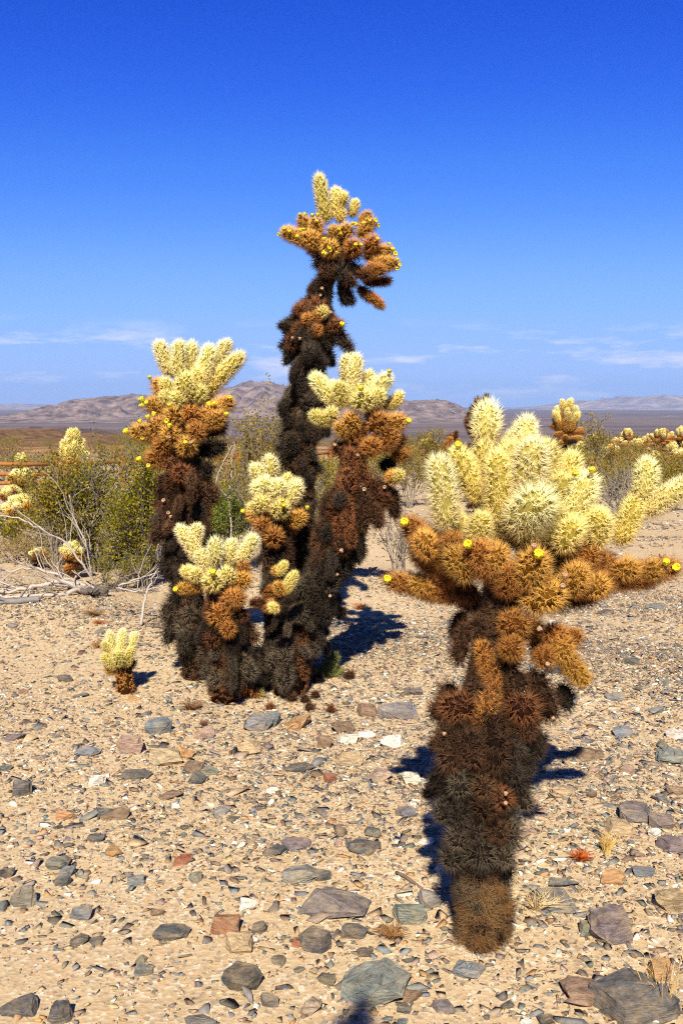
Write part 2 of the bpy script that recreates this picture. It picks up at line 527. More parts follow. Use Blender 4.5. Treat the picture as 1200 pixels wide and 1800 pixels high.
def build_gravel():
    rng = np.random.default_rng(5)
    VV, TT, CC = [], [], []
    off = 0
    def dens(x, y):
        n = sum(np.sin(0.9 * _KX[i] * x + 0.9 * _KY[i] * y + _PH[(i * 5) % 12]) for i in range(12)) / 4.0
        d = 0.60 + 0.28 * n + 0.16 * np.clip(x, -1, 1.2) + 0.2 * ((y > 3.2) & (y < 5.4))
        return np.clip(d, 0.12, 1.0)
    def scatter(n, ymax, s0, s1, mix, power=0.5, flat=(0.5, 1.1), sink=0.10, SH=PEBBLES):
        nonlocal off
        y = 0.9 + (ymax - 0.9) * rng.random(n * 3) ** power
        x = rng.uniform(-1, 1, n * 3) * (0.36 * y + 0.9)
        k = rng.random(n * 3) < dens(x, y)
        x, y = x[k][:n], y[k][:n]
        m = len(x)
        z = gz(x, y)
        s = s0 * (s1 / s0) ** (rng.random(m) ** 1.7)
        pal = np.array([PAL[c] for c in mix])
        col = pal[rng.integers(0, len(mix), m)] * rng.uniform(0.72, 1.25, (m, 1)) * rng.uniform(0.94, 1.06, (m, 3))
        var = rng.integers(0, len(SH), m)
        sx, sy, sz = s * rng.uniform(0.9, 1.6, m), s * rng.uniform(0.55, 1.0, m), s * rng.uniform(*flat, m)
        a = rng.uniform(0, 6.28, m); tx, ty = rng.normal(0, 0.22, m), rng.normal(0, 0.22, m)
        for v in range(len(SH)):
            i = np.where(var == v)[0]
            if not len(i): continue
            V, T = SH[v]
            X, Yy, Z = V[None, :, 0] * sx[i, None], V[None, :, 1] * sy[i, None], V[None, :, 2] * sz[i, None]
            ca, sa = np.cos(a[i])[:, None], np.sin(a[i])[:, None]
            W = np.stack([X * ca - Yy * sa + x[i, None], X * sa + Yy * ca + y[i, None], Z + tx[i, None] * X + ty[i, None] * Yy + z[i, None] + sink * s[i, None]], -1)
            VV.append(W.reshape(-1, 3)); CC.append(np.repeat(col[i], len(V), 0))
            TT.append((T[None] + (np.arange(len(i)) * len(V))[:, None, None] + off).reshape(-1, 3))
            off += len(i) * len(V)
    scatter(85000, 6.0, 0.005, 0.013, MIX_SMALL + ['white'] * 4 + ['pink'] * 3, SH=TINY)
    scatter(36000, 9.0, 0.011, 0.028, MIX_SMALL + MIX_BIG)
    scatter(14000, 7.5, 0.022, 0.050, MIX_BIG + MIX_SMALL[::3], 0.62, (0.35, 0.8), 0.04)
    scatter(34000, 9.5, 0.010, 0.024, MIX_SMALL + MIX_BIG + ['grey', 'pink', 'white'] * 4, SH=TINY)
    scatter(14000, 15.0, 0.022, 0.055, MIX_BIG + MIX_SMALL, 0.5, (0.35, 0.8), 0.04, TINY)
    scatter(5000, 26.0, 0.05, 0.11, MIX_BIG + MIX_SMALL[::2], 0.55, (0.3, 0.7), 0.0)
    me = mesh_np('gravel', np.concatenate(VV), np.concatenate(TT), False, np.clip(np.concatenate(CC), 0.01, 0.85))
    o = link('gravel', me, M_GRAVEL, ground)
    tag(o, 'loose grey, tan and white gravel scattered over the sand', kind='stuff')
build_gravel()

def put_stone(x, y, w, d, h, color, rot, rnd, name='stone', parent=ground, tilt=0.15, shape=None, sink=0.30):
    me = STONES[rnd.randrange(len(STONES)) if shape is None else shape]
    o = link(name, me, None, parent, color)
    o.location = (x, y, float(gz(x, y)) + h * (0.5 - sink))
    # the meshes are about 0.6 high per unit of width
    hz = max(v.co.z for v in me.vertices) - min(v.co.z for v in me.vertices)
    o.scale = (w, d, h / hz)
    o.rotation_euler = (rnd.gauss(0, tilt), rnd.gauss(0, tilt), rot)
    return o

# stones that single themselves out in the photograph: x, y (centre), width, height in pixels, colour, label or None
ROCKS = [
 (230, 1303, 50, 50, 'pink', 'pinkish brown pointed boulder near the small golden cactus'),
 (278, 1274, 50, 36, 'blue', 'light blue grey rock with a white top beside the pink pointed boulder'),
 (398, 1622, 55, 44, 'red', 'rust orange rounded rock touching the peach coloured block'),
 (420, 1652, 58, 46, 'tan', 'peach coloured rectangular rock leaning on the rust orange rock'),
 (425, 1712, 66, 50, 'dark', 'black lumpy rock below the peach coloured block'),
 (555, 1650, 55, 46, 'char', 'dark brown upright rock beside a small red round stone'),
 (522, 1653, 24, 28, 'red', 'small red brown round stone beside the dark upright rock'),
 (582, 1578, 132, 58, 'purple', 'long dark layered slab of rock lying flat on the sand'),
 (718, 1600, 60, 46, 'green', 'green grey flat rock beside the shadow of the big cactus'),
 (658, 1718, 118, 84, 'grey', 'big pale grey speckled rock with ridged side'),
 (726, 1745, 38, 36, 'brown', 'brown three cornered stone beside the big pale grey rock'),
 (1110, 1735, 150, 92, 'char', 'largest dark slab of rock, crossed by twig shadows'),
 (1072, 1618, 80, 66, 'purple', 'grey brown wedge shaped rock beside a round green stone'),
 (1030, 1628, 38, 34, 'green', 'round green grey stone beside the wedge shaped rock'),
 (1186, 1575, 70, 56, 'tan', 'tan flat topped boulder with a black shadow under it'),
 (1075, 1538, 48, 30, 'ochre', 'orange topped stone beside the little red plant'),
 (170, 1368, 38, 26, 'white', 'white chalky stone on open sand'),
 (118, 1430, 40, 26, 'ochre', 'orange brown stone half sunk in the sand'),
 (38, 1382, 44, 38, 'char', 'dark pointed shard of rock on open sand'),
 (1180, 1477, 52, 36, 'purple', 'dark purple brown block beside pale tilted slabs'),
 (153, 1318, 48, 22, 'blue', None), (170, 1470, 34, 18, 'char', None), (240, 1358, 56, 20, 'char', None), (30, 1292, 42, 20, 'purple', None),
 (622, 1632, 54, 32, 'char', None), (300, 1633, 64, 30, 'char', None), (35, 1762, 68, 34, 'char', None), (110, 1776, 46, 44, 'char', None),
 (355, 1791, 60, 28, 'green', None), (530, 1530, 70, 38, 'grey', None), (565, 1535, 40, 24, 'char', None), (975, 1572, 82, 40, 'grey', None),
 (985, 1545, 60, 26, 'grey', None), (1130, 1527, 42, 22, 'blue', None), (1115, 1420, 66, 46, 'purple', None), (1090, 1448, 60, 34, 'tan', None),
 (1160, 1440, 50, 38, 'purple', None), (1150, 1460, 24, 30, 'white', None), (1175, 1325, 62, 34, 'blue', None), (1185, 1288, 36, 24, 'white', None),
 (455, 1265, 62, 38, 'grey', None), (520, 1267, 62, 28, 'ochre', None), (725, 1212, 44, 20, 'purple', None), (700, 1245, 84, 40, 'grey', None),
 (648, 1246, 48, 24, 'brown', None), (602, 1275, 46, 30, 'brown', None), (615, 1330, 46, 40, 'tan', None), (572, 1300, 34, 36, 'brown', None),
 (665, 1357, 50, 30, 'pink', None), (580, 1364, 26, 26, 'red', None), (720, 1365, 40, 34, 'white', None), (440, 1310, 46, 34, 'tan', None),
 (475, 1262, 40, 34, 'blue', None), (610, 1297, 44, 22, 'white', None), (645, 1290, 30, 20, 'white', None), (525, 1345, 54, 22, 'char', None),
 (640, 1483, 62, 28, 'char', None), (480, 1490, 46, 24, 'char', None), (520, 1483, 56, 18, 'purple', None), (45, 1575, 48, 42, 'green', None),
 (115, 1510, 24, 20, 'char', None), (112, 1546, 28, 22, 'char', None), (12, 1530, 30, 22, 'dark', None), (118, 1530, 34, 22, 'blue', None),
 (320, 1507, 44, 24, 'red', None), (1035, 1320, 50, 30, 'brown', None), (1095, 1283, 44, 26, 'blue', None), (1155, 1245, 36, 18, 'grey', None),
 (300, 1392, 50, 22, 'brown', None), (340, 1345, 40, 26, 'brown', None), (325, 1320, 34, 26, 'ochre', None), (290, 1325, 70, 40, 'tan', None),
 (345, 1365, 34, 26, 'char', None), (370, 1352, 32, 20, 'green', None), (200, 1425, 60, 26, 'brown', None), (185, 1425, 34, 26, 'char', None),
 (360, 1285, 36, 28, 'pink', None), (145, 1600, 40, 34, 'grey', None), (100, 1515, 40, 26, 'green', None), (140, 1650, 34, 24, 'char', None),
 (170, 1652, 28, 16, 'char', None), (475, 1755, 36, 30, 'char', None), (545, 1765, 44, 34, 'pink', None), (575, 1718, 34, 24, 'char', None),
 (710, 1770, 30, 20, 'char', None), (780, 1765, 44, 24, 'purple', None), (640, 1672, 32, 18, 'dark', None), (490, 1685, 26, 20, 'char', None),
 (1160, 1700, 46, 40, 'ochre', None), (960, 1785, 30, 36, 'dark', None), (890, 1763, 24, 16, 'char', None), (1090, 1770, 40, 36, 'grey', None),
 (1020, 1735, 70, 46, 'brown', None), (1190, 1385, 40, 22, 'brown', None), (990, 1385, 44, 20, 'tan', None), (1000, 1230, 30, 22, 'grey', None),
 (1080, 1222, 34, 20, 'grey', None), (1110, 1160, 36, 16, 'char', None), (1065, 1075, 30, 12, 'char', None), (1150, 1065, 38, 12, 'grey', None),
 (280, 1600, 30, 18, 'brown', None), (345, 1540, 30, 24, 'green', None), (240, 1545, 34, 22, 'grey', None), (435, 1585, 40, 22, 'white', None),
 (455, 1625, 28, 38, 'char', None), (755, 1575, 44, 40, 'grey', None), (820, 1700, 60, 36, 'grey', None), (690, 1300, 50, 30, 'white', None),
]
RN = random.Random(11)
taken = []
n_part_stones = 0
for (px, py, pw, ph, c, lab) in ROCKS:
    g = ground_hit(px, py + ph * 0.35)
    slant = math.hypot(g[1], CAM_H)
    mpp = slant / F
    w = pw * mpp
    d = w * RN.uniform(0.65, 0.9)
    drop = CAM_H / slant
    h = max(0.22 * w, min(0.7 * w, (ph * mpp - d * drop * 0.75) / math.sqrt(1 - drop * drop)))
    taken.append((g[0], g[1], w * 0.55))
    o = put_stone(g[0], g[1], w * 1.06, d * 1.06, h * 1.15, jitter(PAL[c], RN, 0.12), RN.uniform(-0.35, 0.35) + (math.pi if RN.random() < 0.5 else 0), RN,
                  'rock' if lab else 'stone', None if lab else ground, 0.10)
    if lab: tag(o, lab, 'rock', 'rocks on the desert floor')
    else: n_part_stones += 1
tries = 0
while n_part_stones < 300 and tries < 20000:
    tries += 1
    y = 1.7 + 5.8 * RN.random() ** 0.75
    x = RN.uniform(-1, 1) * (0.345 * y + 0.1)
    if RN.random() > density(x, y): continue
    w = 0.035 * (0.11 / 0.035) ** (RN.random() ** 1.6)
    if any(math.hypot(x - a, y - b) < r + w * 0.5 for a, b, r in taken): continue
    if math.hypot(x - 0.40, y - 2.70) < 0.14: continue
    taken.append((x, y, w * 0.5))
    put_stone(x, y, w, w * RN.uniform(0.6, 0.95), w * RN.uniform(0.2, 0.5), jitter(PAL[RN.choice(MIX_BIG)], RN, 0.25), RN.uniform(0, 6.28), RN)
    n_part_stones += 1

# ------------------------------------------------------------------ mountains
def ridge_noise(x, y, seed, oct=8):
    r = np.random.default_rng(seed)
    out = np.zeros_like(x)
    amp = 1.0
    f = 1.0
    for o in range(oct):
        s = 0
        for k in range(4):
            a = r.uniform(0, 6.28)
            s = s + np.sin((np.cos(a) * x + np.sin(a) * y) * f + r.uniform(0, 6.28) + 0.8 * np.sin(f * 0.7 * (np.sin(a) * x - np.cos(a) * y) + r.uniform(0, 6.28)))
        out += amp * (1 - np.abs(s) / 2.0)
        amp *= 0.62
        f *= 2.05
    return out

def range_of_hills(name, Y, profile, base_z, depth, mat, seed, rough=0.25, nx=420, ny=46, px0=-500, px1=1700):
    """a heightfield whose crest stands at distance Y and reaches the skyline heights given as pixels"""
    pxs = np.linspace(px0, px1, nx)
    prof = np.interp(pxs, [p[0] for p in profile], [p[1] for p in profile])
    X = (pxs - 600) / F * Y
    crest = CAM_H + Y * (HORIZON - prof) / F
    t = np.linspace(-1, 0.8, ny)
    XX, TT = np.meshgrid(X, t)
    YY = Y + TT * depth
    CR = np.broadcast_to(crest, XX.shape)
    sh = np.where(TT < 0, (1 - (-TT)) ** 1.35, 1 - 0.9 * TT ** 1.3)
    n = ridge_noise(XX / depth * 5.0, YY / depth * 3.2, seed)
    n = (n - n.mean()) / n.std()
    env = np.clip(sh * (1.02 - sh) * 4, 0, 1) * 0.9 + 0.06
    H = (CR - base_z)
    Z = base_z + H * sh + H * rough * n * env * np.clip(sh * 4, 0, 1) - 12 * (TT <= -0.99) - 12 * (TT > 0.78)
    V = np.stack([XX, YY, Z], -1).reshape(-1, 3)
    T = []
    for i in range(ny - 1):
        a = np.arange(nx - 1) + i * nx
        T.append(np.stack([a, a + 1, a + nx + 1], 1)); T.append(np.stack([a, a + nx + 1, a + nx], 1))
    me = mesh_np(name, V, np.concatenate(T), True)
    return tag(link(name, me, mat), kind='structure')

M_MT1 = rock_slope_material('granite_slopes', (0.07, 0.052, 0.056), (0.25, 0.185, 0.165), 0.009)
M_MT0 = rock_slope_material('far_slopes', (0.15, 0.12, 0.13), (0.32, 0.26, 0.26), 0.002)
M_MT2 = rock_slope_material('dark_slopes', (0.075, 0.05, 0.045), (0.15, 0.10, 0.085), 0.006)
M_MT3 = rock_slope_material('brown_slopes', (0.085, 0.050, 0.030), (0.19, 0.115, 0.066), 0.11)
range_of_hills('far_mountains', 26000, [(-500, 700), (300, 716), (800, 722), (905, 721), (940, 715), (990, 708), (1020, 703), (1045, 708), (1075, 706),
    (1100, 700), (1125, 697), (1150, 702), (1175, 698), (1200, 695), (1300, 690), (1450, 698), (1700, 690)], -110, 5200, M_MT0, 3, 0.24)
range_of_hills('mountains', 8000, [(-500, 735), (-200, 748), (0, 739), (60, 728), (100, 717), (130, 704), (165, 700), (205, 699), (240, 694), (280, 702), (330, 698), (385, 687),
    (430, 678), (475, 676), (520, 684), (600, 700), (660, 710), (720, 707), (760, 706), (790, 711), (812, 719), (840, 735), (880, 746), (1700, 752)], -104, 2100, M_MT1, 9, 0.30, nx=700, ny=80)
range_of_hills('foothills', 3300, [(-500, 742), (-100, 748), (40, 752), (110, 751), (170, 757), (230, 770), (330, 768), (420, 776), (520, 790), (1700, 800)], -112, 520, M_MT2, 17, 0.22)
range_of_hills('low_hill', 520, [(-500, 758), (-200, 764), (0, 776), (80, 775), (150, 773), (215, 778), (300, 788), (400, 800), (520, 815), (700, 840), (1700, 900)], -30, 400, M_MT3, 23, 0.16, px1=900)

# ------------------------------------------------------------------ cholla joints
def joint_surface(L, n, rnd):
    """points and normals spiralling over a capsule of core radius 1 along +z, 0 .. L"""
    pts, nor, tt = [], [], []
    ga = 2.399963
    area_cap = 2.0
    tot = (L - 2) + 2 * 1.0
    for i in range(n):
        s = (i + 0.5) / n * L
        a = i * ga + rnd.uniform(-0.25, 0.25)
        if s < 1:
            c = 1 - s; r = math.sqrt(max(0, 1 - c * c)); nz = -c
        elif s > L - 1:
            c = s - (L - 1); r = math.sqrt(max(0, 1 - c * c)); nz = c
        else:
            r, nz = 1, 0
        r *= 0.84 + 0.24 * math.sin(math.pi * (s / L) ** 0.85)
        pts.append((r * math.cos(a), r * math.sin(a), s))
        nr = math.sqrt(max(0, 1 - nz * nz))
        nor.append((nr * math.cos(a), nr * math.sin(a), nz)); tt.append(s / L)
    return np.array(pts), np.array(nor), np.array(tt)

def needles(base, direc, length, width, rng):
    """three-sided needles without a bottom: V, T"""
    n = len(base)
    a = rng.normal(size=(n, 3))
    x = np.cross(direc, a); x /= np.linalg.norm(x, axis=1)[:, None] + 1e-9
    y = np.cross(direc, x)
    V = np.empty((n, 4, 3))
    for k in range(3):
        an = k * 2.0944
        V[:, k] = base + width[:, None] * (math.cos(an) * x + math.sin(an) * y)
    V[:, 3] = base + direc * length[:, None]
    o = np.arange(n)[:, None] * 4
    T = np.concatenate([o + np.array((0, 1, 3)), o + np.array((1, 2, 3)), o + np.array((2, 0, 3))])
    return V.reshape(-1, 3), T

def spine_cloud(pts, nor, tt, per, l0, l1, w, spread, rng, lift=(0, 0, 0.25), embed=0.03):
    n = len(pts)
    B = np.repeat(pts, per, 0); N = np.repeat(nor, per, 0); t = np.repeat(tt, per)
    R = rng.normal(size=(n * per, 3))
    R -= N * (R * N).sum(1)[:, None]
    R /= np.linalg.norm(R, axis=1)[:, None] + 1e-9
    s = np.abs(rng.normal(0.0, spread, n * per)) + 0.15
    D = N + R * s[:, None] + np.array(lift)
    D /= np.linalg.norm(D, axis=1)[:, None]
    ln = rng.uniform(l0, l1, n * per)
    V, T = needles(B - N * embed, D, ln, np.full(n * per, w), rng)
    c = np.empty((n * per, 4, 3))
    c[:, :, 0] = t[:, None]; c[:, :3, 1] = 0.0; c[:, 3, 1] = 1.0
    c[:, :, 2] = rng.uniform(0, 1, n * per)[:, None]
    return V, T, c.reshape(-1, 3)

def joint_core(L, n_ring, n_seg, seed):
    rnd = random.Random(seed)
    V, T = [], []
    ss = []
    for i in range(4): ss.append(1 - math.cos(i / 4 * math.pi / 2))
    m = max(2, n_ring)
    for i in range(m + 1): ss.append(1 + (L - 2) * i / m)
    for i in range(1, 5): ss.append(L - 1 + math.sin(i / 4 * math.pi / 2))
    for i, s in enumerate(ss):
        c = 1 - s if s < 1 else (s - (L - 1) if s > L - 1 else 0)
        r = math.sqrt(max(0.0004, 1 - c * c))
        for j in range(n_seg):
            a = j * 2 * math.pi / n_seg + i * math.pi / n_seg
            k = r * (0.84 + 0.24 * math.sin(math.pi * min(1, s / L) ** 0.85)) * (1 + 0.08 * math.sin(3 * a + s * 5 + seed))
            V.append((k * math.cos(a), k * math.sin(a), s))
    for i in range(len(ss) - 1):
        for j in range(n_seg):
            p, q = i * n_seg + j, i * n_seg + (j + 1) % n_seg
            T += [(p, q, q + n_seg), (p, q + n_seg, p + n_seg)]
    return np.array(V), np.array(T)

# detail level: areoles per unit of core area, spines per areole, half width (in core radii)
LOD = {'hi': (13.0, 12, 0.022), 'mid': (11.0, 9, 0.036), 'low': (7.0, 6, 0.075)}
ASPECT = [2.4, 3.4, 4.8, 6.6]
SP_R = 1.85          # outline radius (with spines) in core radii
LIB = {}
def lib(lod, ai, var, fuzzy):
    key = (lod, ai, var, fuzzy)
    if key in LIB: return LIB[key]
    L = ASPECT[ai]
    da, per, w = LOD[lod]
    seed = hash((ai, var, fuzzy, lod == 'hi')) % 9999
    rng = np.random.default_rng(1000 + ai * 37 + var * 11 + fuzzy * 5 + len(lod))
    rnd = random.Random(ai * 31 + var * 7 + fuzzy)
    n = int(da * 2 * math.pi * L * 0.42)
    pts, nor, tt = joint_surface(L, n, rnd)
    pts *= 1 + rng.normal(0, 0.03, (len(pts), 1)) * np.array((1, 1, 0))
    bend = np.array((0.10, -0.08, 0.04))[var] * L * (pts[:, 2] / L) ** 2
    pts[:, 0] += bend
    if fuzzy:
        keep = rng.random(len(pts)) < 0.88
        pts, nor, tt = pts[keep], nor[keep], tt[keep]
        V, T, C = spine_cloud(pts, nor, tt, max(5, int(per * 0.75)), 0.55, 1.55, w * 1.12, 0.6, rng)
    else:
        V, T, C = spine_cloud(pts, nor, tt, per, 0.55, 1.25, w, 0.55, rng)
    sm = mesh_np('spines', V, T, False, C); sm.materials.append(M_SPINE)
    cv, ct = joint_core(L, int(L), 12 if lod == 'hi' else 8, var)
    cv[:, 0] += np.array((0.10, -0.08, 0.04))[var] * L * (cv[:, 2] / L) ** 2
    cm = mesh_np('stem_joint', cv, ct, True); cm.materials.append(M_CORE)
    LIB[key] = (cm, sm, L)
    return LIB[key]

CLS = {  # spine colour, skin colour
 'gold': ((0.80, 0.65, 0.215), (0.20, 0.155, 0.026)),
 'pale': ((0.88, 0.79, 0.41), (0.27, 0.22, 0.055)),
 'amber': ((0.44, 0.165, 0.013), (0.06, 0.020, 0.004)),
 'honey': ((0.58, 0.285, 0.030), (0.09, 0.04, 0.006)),
 'rust': ((0.175, 0.056, 0.012), (0.014, 0.005, 0.003)),
 'dark': ((0.048, 0.032, 0.022), (0.006, 0.004, 0.003)),
 'umber': ((0.100, 0.042, 0.017), (0.010, 0.005, 0.003)),
 'grey': ((0.110, 0.079, 0.052), (0.010, 0.007, 0.005)),
 'green': ((0.24, 0.24, 0.07), (0.08, 0.09, 0.025)),
 'bark': ((0.20, 0.098, 0.030), (0.08, 0.036, 0.012)),
}

class Cholla:
    def __init__(s, name, label, base, Y, lod, group, rnd):
        s.root = empty(name, base)
        tag(s.root, label, 'cactus', group)
        s.base = np.array(base, float); s.Y = Y; s.lod = lod; s.rnd = rnd; s.caps = []
    def mpp(s, py=900): return s.Y / F * 1.02
    def joint(s, p0, p1, R, cls, var=None):
        p0, p1 = np.asarray(p0, float), np.asarray(p1, float)
        rc = R / (2.15 if cls in ('dark', 'umber', 'grey', 'rust') else SP_R)
        d = p1 - p0
        ln = np.linalg.norm(d)
        d = d / (ln + 1e-9)
        want = max(2.2 * rc, ln - 0.45 * rc)
        ai = min(range(len(ASPECT)), key=lambda i: abs(ASPECT[i] - want / rc))
        fuzzy = cls in ('dark', 'umber', 'grey', 'rust')
        cm, sm, L = lib(s.lod, ai, s.rnd.randrange(3), fuzzy)
        sc, sk = CLS[cls]
        k = s.rnd.uniform(0.55, 1.45) if fuzzy else s.rnd.uniform(0.84, 1.12)
        col = tuple(min(0.97, c * k * s.rnd.uniform(0.97, 1.03)) for c in sc)
        o = link('stem_joint', cm, None, s.root, tuple(c * k for c in sk))
        x, y, z = frame_of(d)
        m = Matrix((( x[0], y[0], z[0]), (x[1], y[1], z[1]), (x[2], y[2], z[2]))).to_4x4()
        m = m @ Matrix.Rotation(s.rnd.uniform(0, 6.28), 4, 'Z')
        o.rotation_euler = m.to_euler()
        o.scale = (rc, rc, want / L)
        o.location = Vector(p0 - s.base)
        q = link('spines', sm, None, o, col)
        q['kind'] = 'stuff'
        s.caps.append((p0, p0 + d * want, R, cls))
        return o
    def pj(s, x0, y0, x1, y1, R, cls, z0=0, z1=0):
        m = s.mpp()
        a, b = P(x0, y0, s.Y + z0 * m), P(x1, y1, s.Y + z1 * m)
        return s.joint(a, b, R * m, cls)
    def trunk(s, path, cls, spine_len=0.018, dens=1.0, wid=None, seed=3):
        """path: (px, py, radius px, dz px) down to the ground"""
        m = s.mpp()
        pts = np.array([P(x, y, s.Y + z * m) for x, y, r, z in path]); rad = np.array([r * m for x, y, r, z in path])
        # resample and roughen
        k = max(6, len(path) * 4)
        u = np.linspace(0, len(path) - 1, k); i = np.arange(len(path))
        pts = np.stack([np.interp(u, i, pts[:, c]) for c in range(3)], 1); rad = np.interp(u, i, rad)
        V, T = tube(pts, rad, 14)
        V = V + np.random.default_rng(3).normal(0, 0.05, V.shape) * rad.mean()
        sc, sk = CLS[cls]
        o = link('trunk', mesh_np('trunk', V - s.base, T, True), M_CORE, s.root, tuple(c * (0.9 if cls == 'bark' else 0.4) for c in sk))
        rng = np.random.default_rng(8)
        ln = np.linalg.norm(np.diff(pts, axis=0), axis=1).sum()
        n = int(dens * 2 * math.pi * rad.mean() * ln / (0.008 if s.lod == 'hi' else 0.014) ** 2)
        u = rng.uniform(0, k - 1, n); a = rng.uniform(0, 6.283, n)
        c = np.stack([np.interp(u, np.arange(k), pts[:, j]) for j in range(3)], 1); r = np.interp(u, np.arange(k), rad)
        N = np.stack([np.cos(a), np.sin(a), np.zeros(n)], 1)
        per = 7
        w = wid or (0.0009 if s.lod == 'hi' else 0.0014)
        V, T, C = spine_cloud(c + N * r[:, None] * 0.97, N, np.full(n, 0.8), per, spine_len * 0.5, spine_len * 1.15, w, 0.8, rng, (0, 0, 0.1), 0.001)
        V = V  # world space
        sm = mesh_np('spines', V - s.base, T, False, C)
        q = link('spines', sm, M_SPINE, o, sc); q['kind'] = 'stuff'
    def skirt(s, prof, R, droop=(0.3, 0.9), step=0.95, inner=0.15, depth=1.0, hang=0.3):
        """joints hanging all round the trunk; prof: (y, xl, xr, classes)"""
        m = s.mpp()
        ys = [p[0] for p in prof]
        y = ys[0]
        while y <= ys[-1]:
            xl = np.interp(y, ys, [p[1] for p in prof]); xr = np.interp(y, ys, [p[2] for p in prof])
            cl = prof[max(i for i in range(len(prof)) if prof[i][0] <= y)][3]
            hw = (xr - xl) / 2; cx = (xl + xr) / 2
            n = max(4, int(2 * math.pi * hw * 0.62 / (1.5 * R)))
            a0 = s.rnd.uniform(0, 6.28)
            for k in range(n):
                a = a0 + k * 2 * math.pi / n + s.rnd.uniform(-0.5, 0.5)
                r = R * s.rnd.choice((0.62, 0.75, 0.9, 1.0, 1.12, 1.3))
                reach = max(r * 0.8, hw - r * 0.35) * s.rnd.choice((0.6, 0.8, 0.92, 1.02, 1.16))
                dr = s.rnd.uniform(*droop)
                ca, sa = math.cos(a), math.sin(a)
                q0 = max(inner * hw, reach - s.rnd.uniform(1.6, 3.2) * r)
                yy = y + s.rnd.uniform(-0.7, 0.7) * R
                c = P(cx, yy, s.Y)
                z0 = c[2] - s.base[2]
                p0 = c + np.array((ca * q0 * m, sa * q0 * depth * m, (dr * (reach - q0) * 0.5) * m))
                p1 = c + np.array((ca * reach * m, sa * reach * depth * m, -(dr * (reach - q0) * 0.5) * m))
                if p1[2] < float(gz(p1[0], p1[1])) + r * m * 0.4:
                    continue
                kind = s.rnd.choice(cl)
                s.joint(p0, p1, r * m, kind)
                if s.rnd.random() < hang:          # another joint hanging from the first
                    d = np.array((ca * s.rnd.uniform(-0.2, 0.35), sa * s.rnd.uniform(-0.2, 0.35), -1.0)) * r * s.rnd.uniform(1.3, 2.0) * m
                    q = p1 + d
                    if q[2] > float(gz(q[0], q[1])) + r * m * 0.3:
                        s.joint(p1 - d * 0.12, q, r * 0.85 * m, kind)
            y += R * step * 1.5
    def backs(s, frac=0.6, push=45, cx=None):
        """joints of the crown that the camera sees nothing of: the far side of the plant"""
        m = s.mpp()
        for (p0, p1, R, cls) in list(s.caps):
            if s.rnd.random() > frac: continue
            off = np.array((0, 2 * max(0, s.Y + push * 0.5 * m - p0[1]) + push * m * s.rnd.uniform(0.2, 0.8), -0.12 * s.rnd.random() * push * m))
            c = np.array((s.cx, 0, 0))
            q0, q1 = p0 + off, p1 + off
            d = p1 - p0
            q1 = q0 + np.array((d[0] * 0.8, -d[1] if d[1] < 0 else d[1], d[2] * 0.85))
            for q in (q0, q1): q[0] = s.cx + (q[0] - s.cx) * 0.82
            s.joint(q0, q1, R * 0.95, cls)
    def fruits(s, lst, r_px=6.5, dry=False):
        m = s.mpp()
        for f in lst:
            x, y = f[0], f[1]
            kind = f[2] if len(f) > 2 else ('dry' if dry else 'ripe')
            k = f[3] if len(f) > 3 else 1.0
            d = ray(x, y); o = np.array((0, 0, CAM_H))
            best = None
            for (p0, p1, R, cls) in s.caps:
                for t in np.linspace(0, 1, 7):
                    c = p0 + (p1 - p0) * t
                    tt = np.dot(c - o, d) / np.dot(d, d)
                    near = o + d * tt
                    e = np.linalg.norm(near - c)
                    if e < R * 0.8:
                        dep = tt - math.sqrt((0.75 * R) ** 2 - min(e, 0.74 * R) ** 2) / np.linalg.norm(d)
                        if best is None or dep < best[0]: best = (dep, c, R)
            if best is None:
                j = min(s.caps, key=lambda q: np.linalg.norm(np.cross(q[1] - o, d / np.linalg.norm(d))))
                best = (None, j[0], j[2])
                pos_tip = j[1] + (j[1] - j[0]) / np.linalg.norm(j[1] - j[0]) * j[2] * -0.2
            pos = o + d * best[0] if best[0] is not None else pos_tip
            nrm = pos - best[1]
            nrm = nrm / (np.linalg.norm(nrm) + 1e-9) + np.array((s.rnd.uniform(-0.35, 0.35), s.rnd.uniform(-0.1, 0.25), s.rnd.uniform(0.5, 1.1)))
            q = link('fruit', FRUIT[s.rnd.randrange(3)], None, s.root,
                     {'ripe': (0.50, 0.40, 0.025), 'green': (0.36, 0.38, 0.04), 'dry': (0.33, 0.20, 0.12), 'bright': (0.60, 0.46, 0.015)}[kind])
            q.rotation_euler = Vector(nrm).to_track_quat('Z', 'Y').to_euler()
            rr = r_px * m * k * s.rnd.uniform(0.85, 1.15) * (0.5 if kind == 'dry' else 0.62)
            q.scale = (rr, rr, rr)
            q.location = Vector(pos - nrm / np.linalg.norm(nrm) * rr * 1.0 - s.base)

def fruit_mesh(seed):
    """a barrel shaped, knobbly fruit with a sunken top"""
    prof = [(0.05, -0.2), (0.62, 0.0), (0.82, 0.5), (0.92, 1.0), (1.0, 1.45), (0.94, 1.68), (0.76, 1.72), (0.60, 1.45), (0.50, 0.95), (0.02, 0.75)]
    n = 14
    V, T = [], []
    rnd = random.Random(seed)
    for i, (r, z) in enumerate(prof):
        for j in range(n):
            a = j * 2 * math.pi / n + (i % 2) * math.pi / n
            k = 1 + (0.20 * math.cos(7 * a + i * math.pi) if 0 < i < 7 else 0) + rnd.uniform(-0.10, 0.10)
            V.append((r * k * math.cos(a), r * k * math.sin(a), z))
    for i in range(len(prof) - 1):
        for j in range(n):
            p, q = i * n + j, i * n + (j + 1) % n
            T += [(p, q, q + n), (p, q + n, p + n)]
    me = mesh_np('fruit', V, T, False)
    me.materials.append(M_FRUIT)
    return me
FRUIT = [fruit_mesh(i) for i in range(3)]

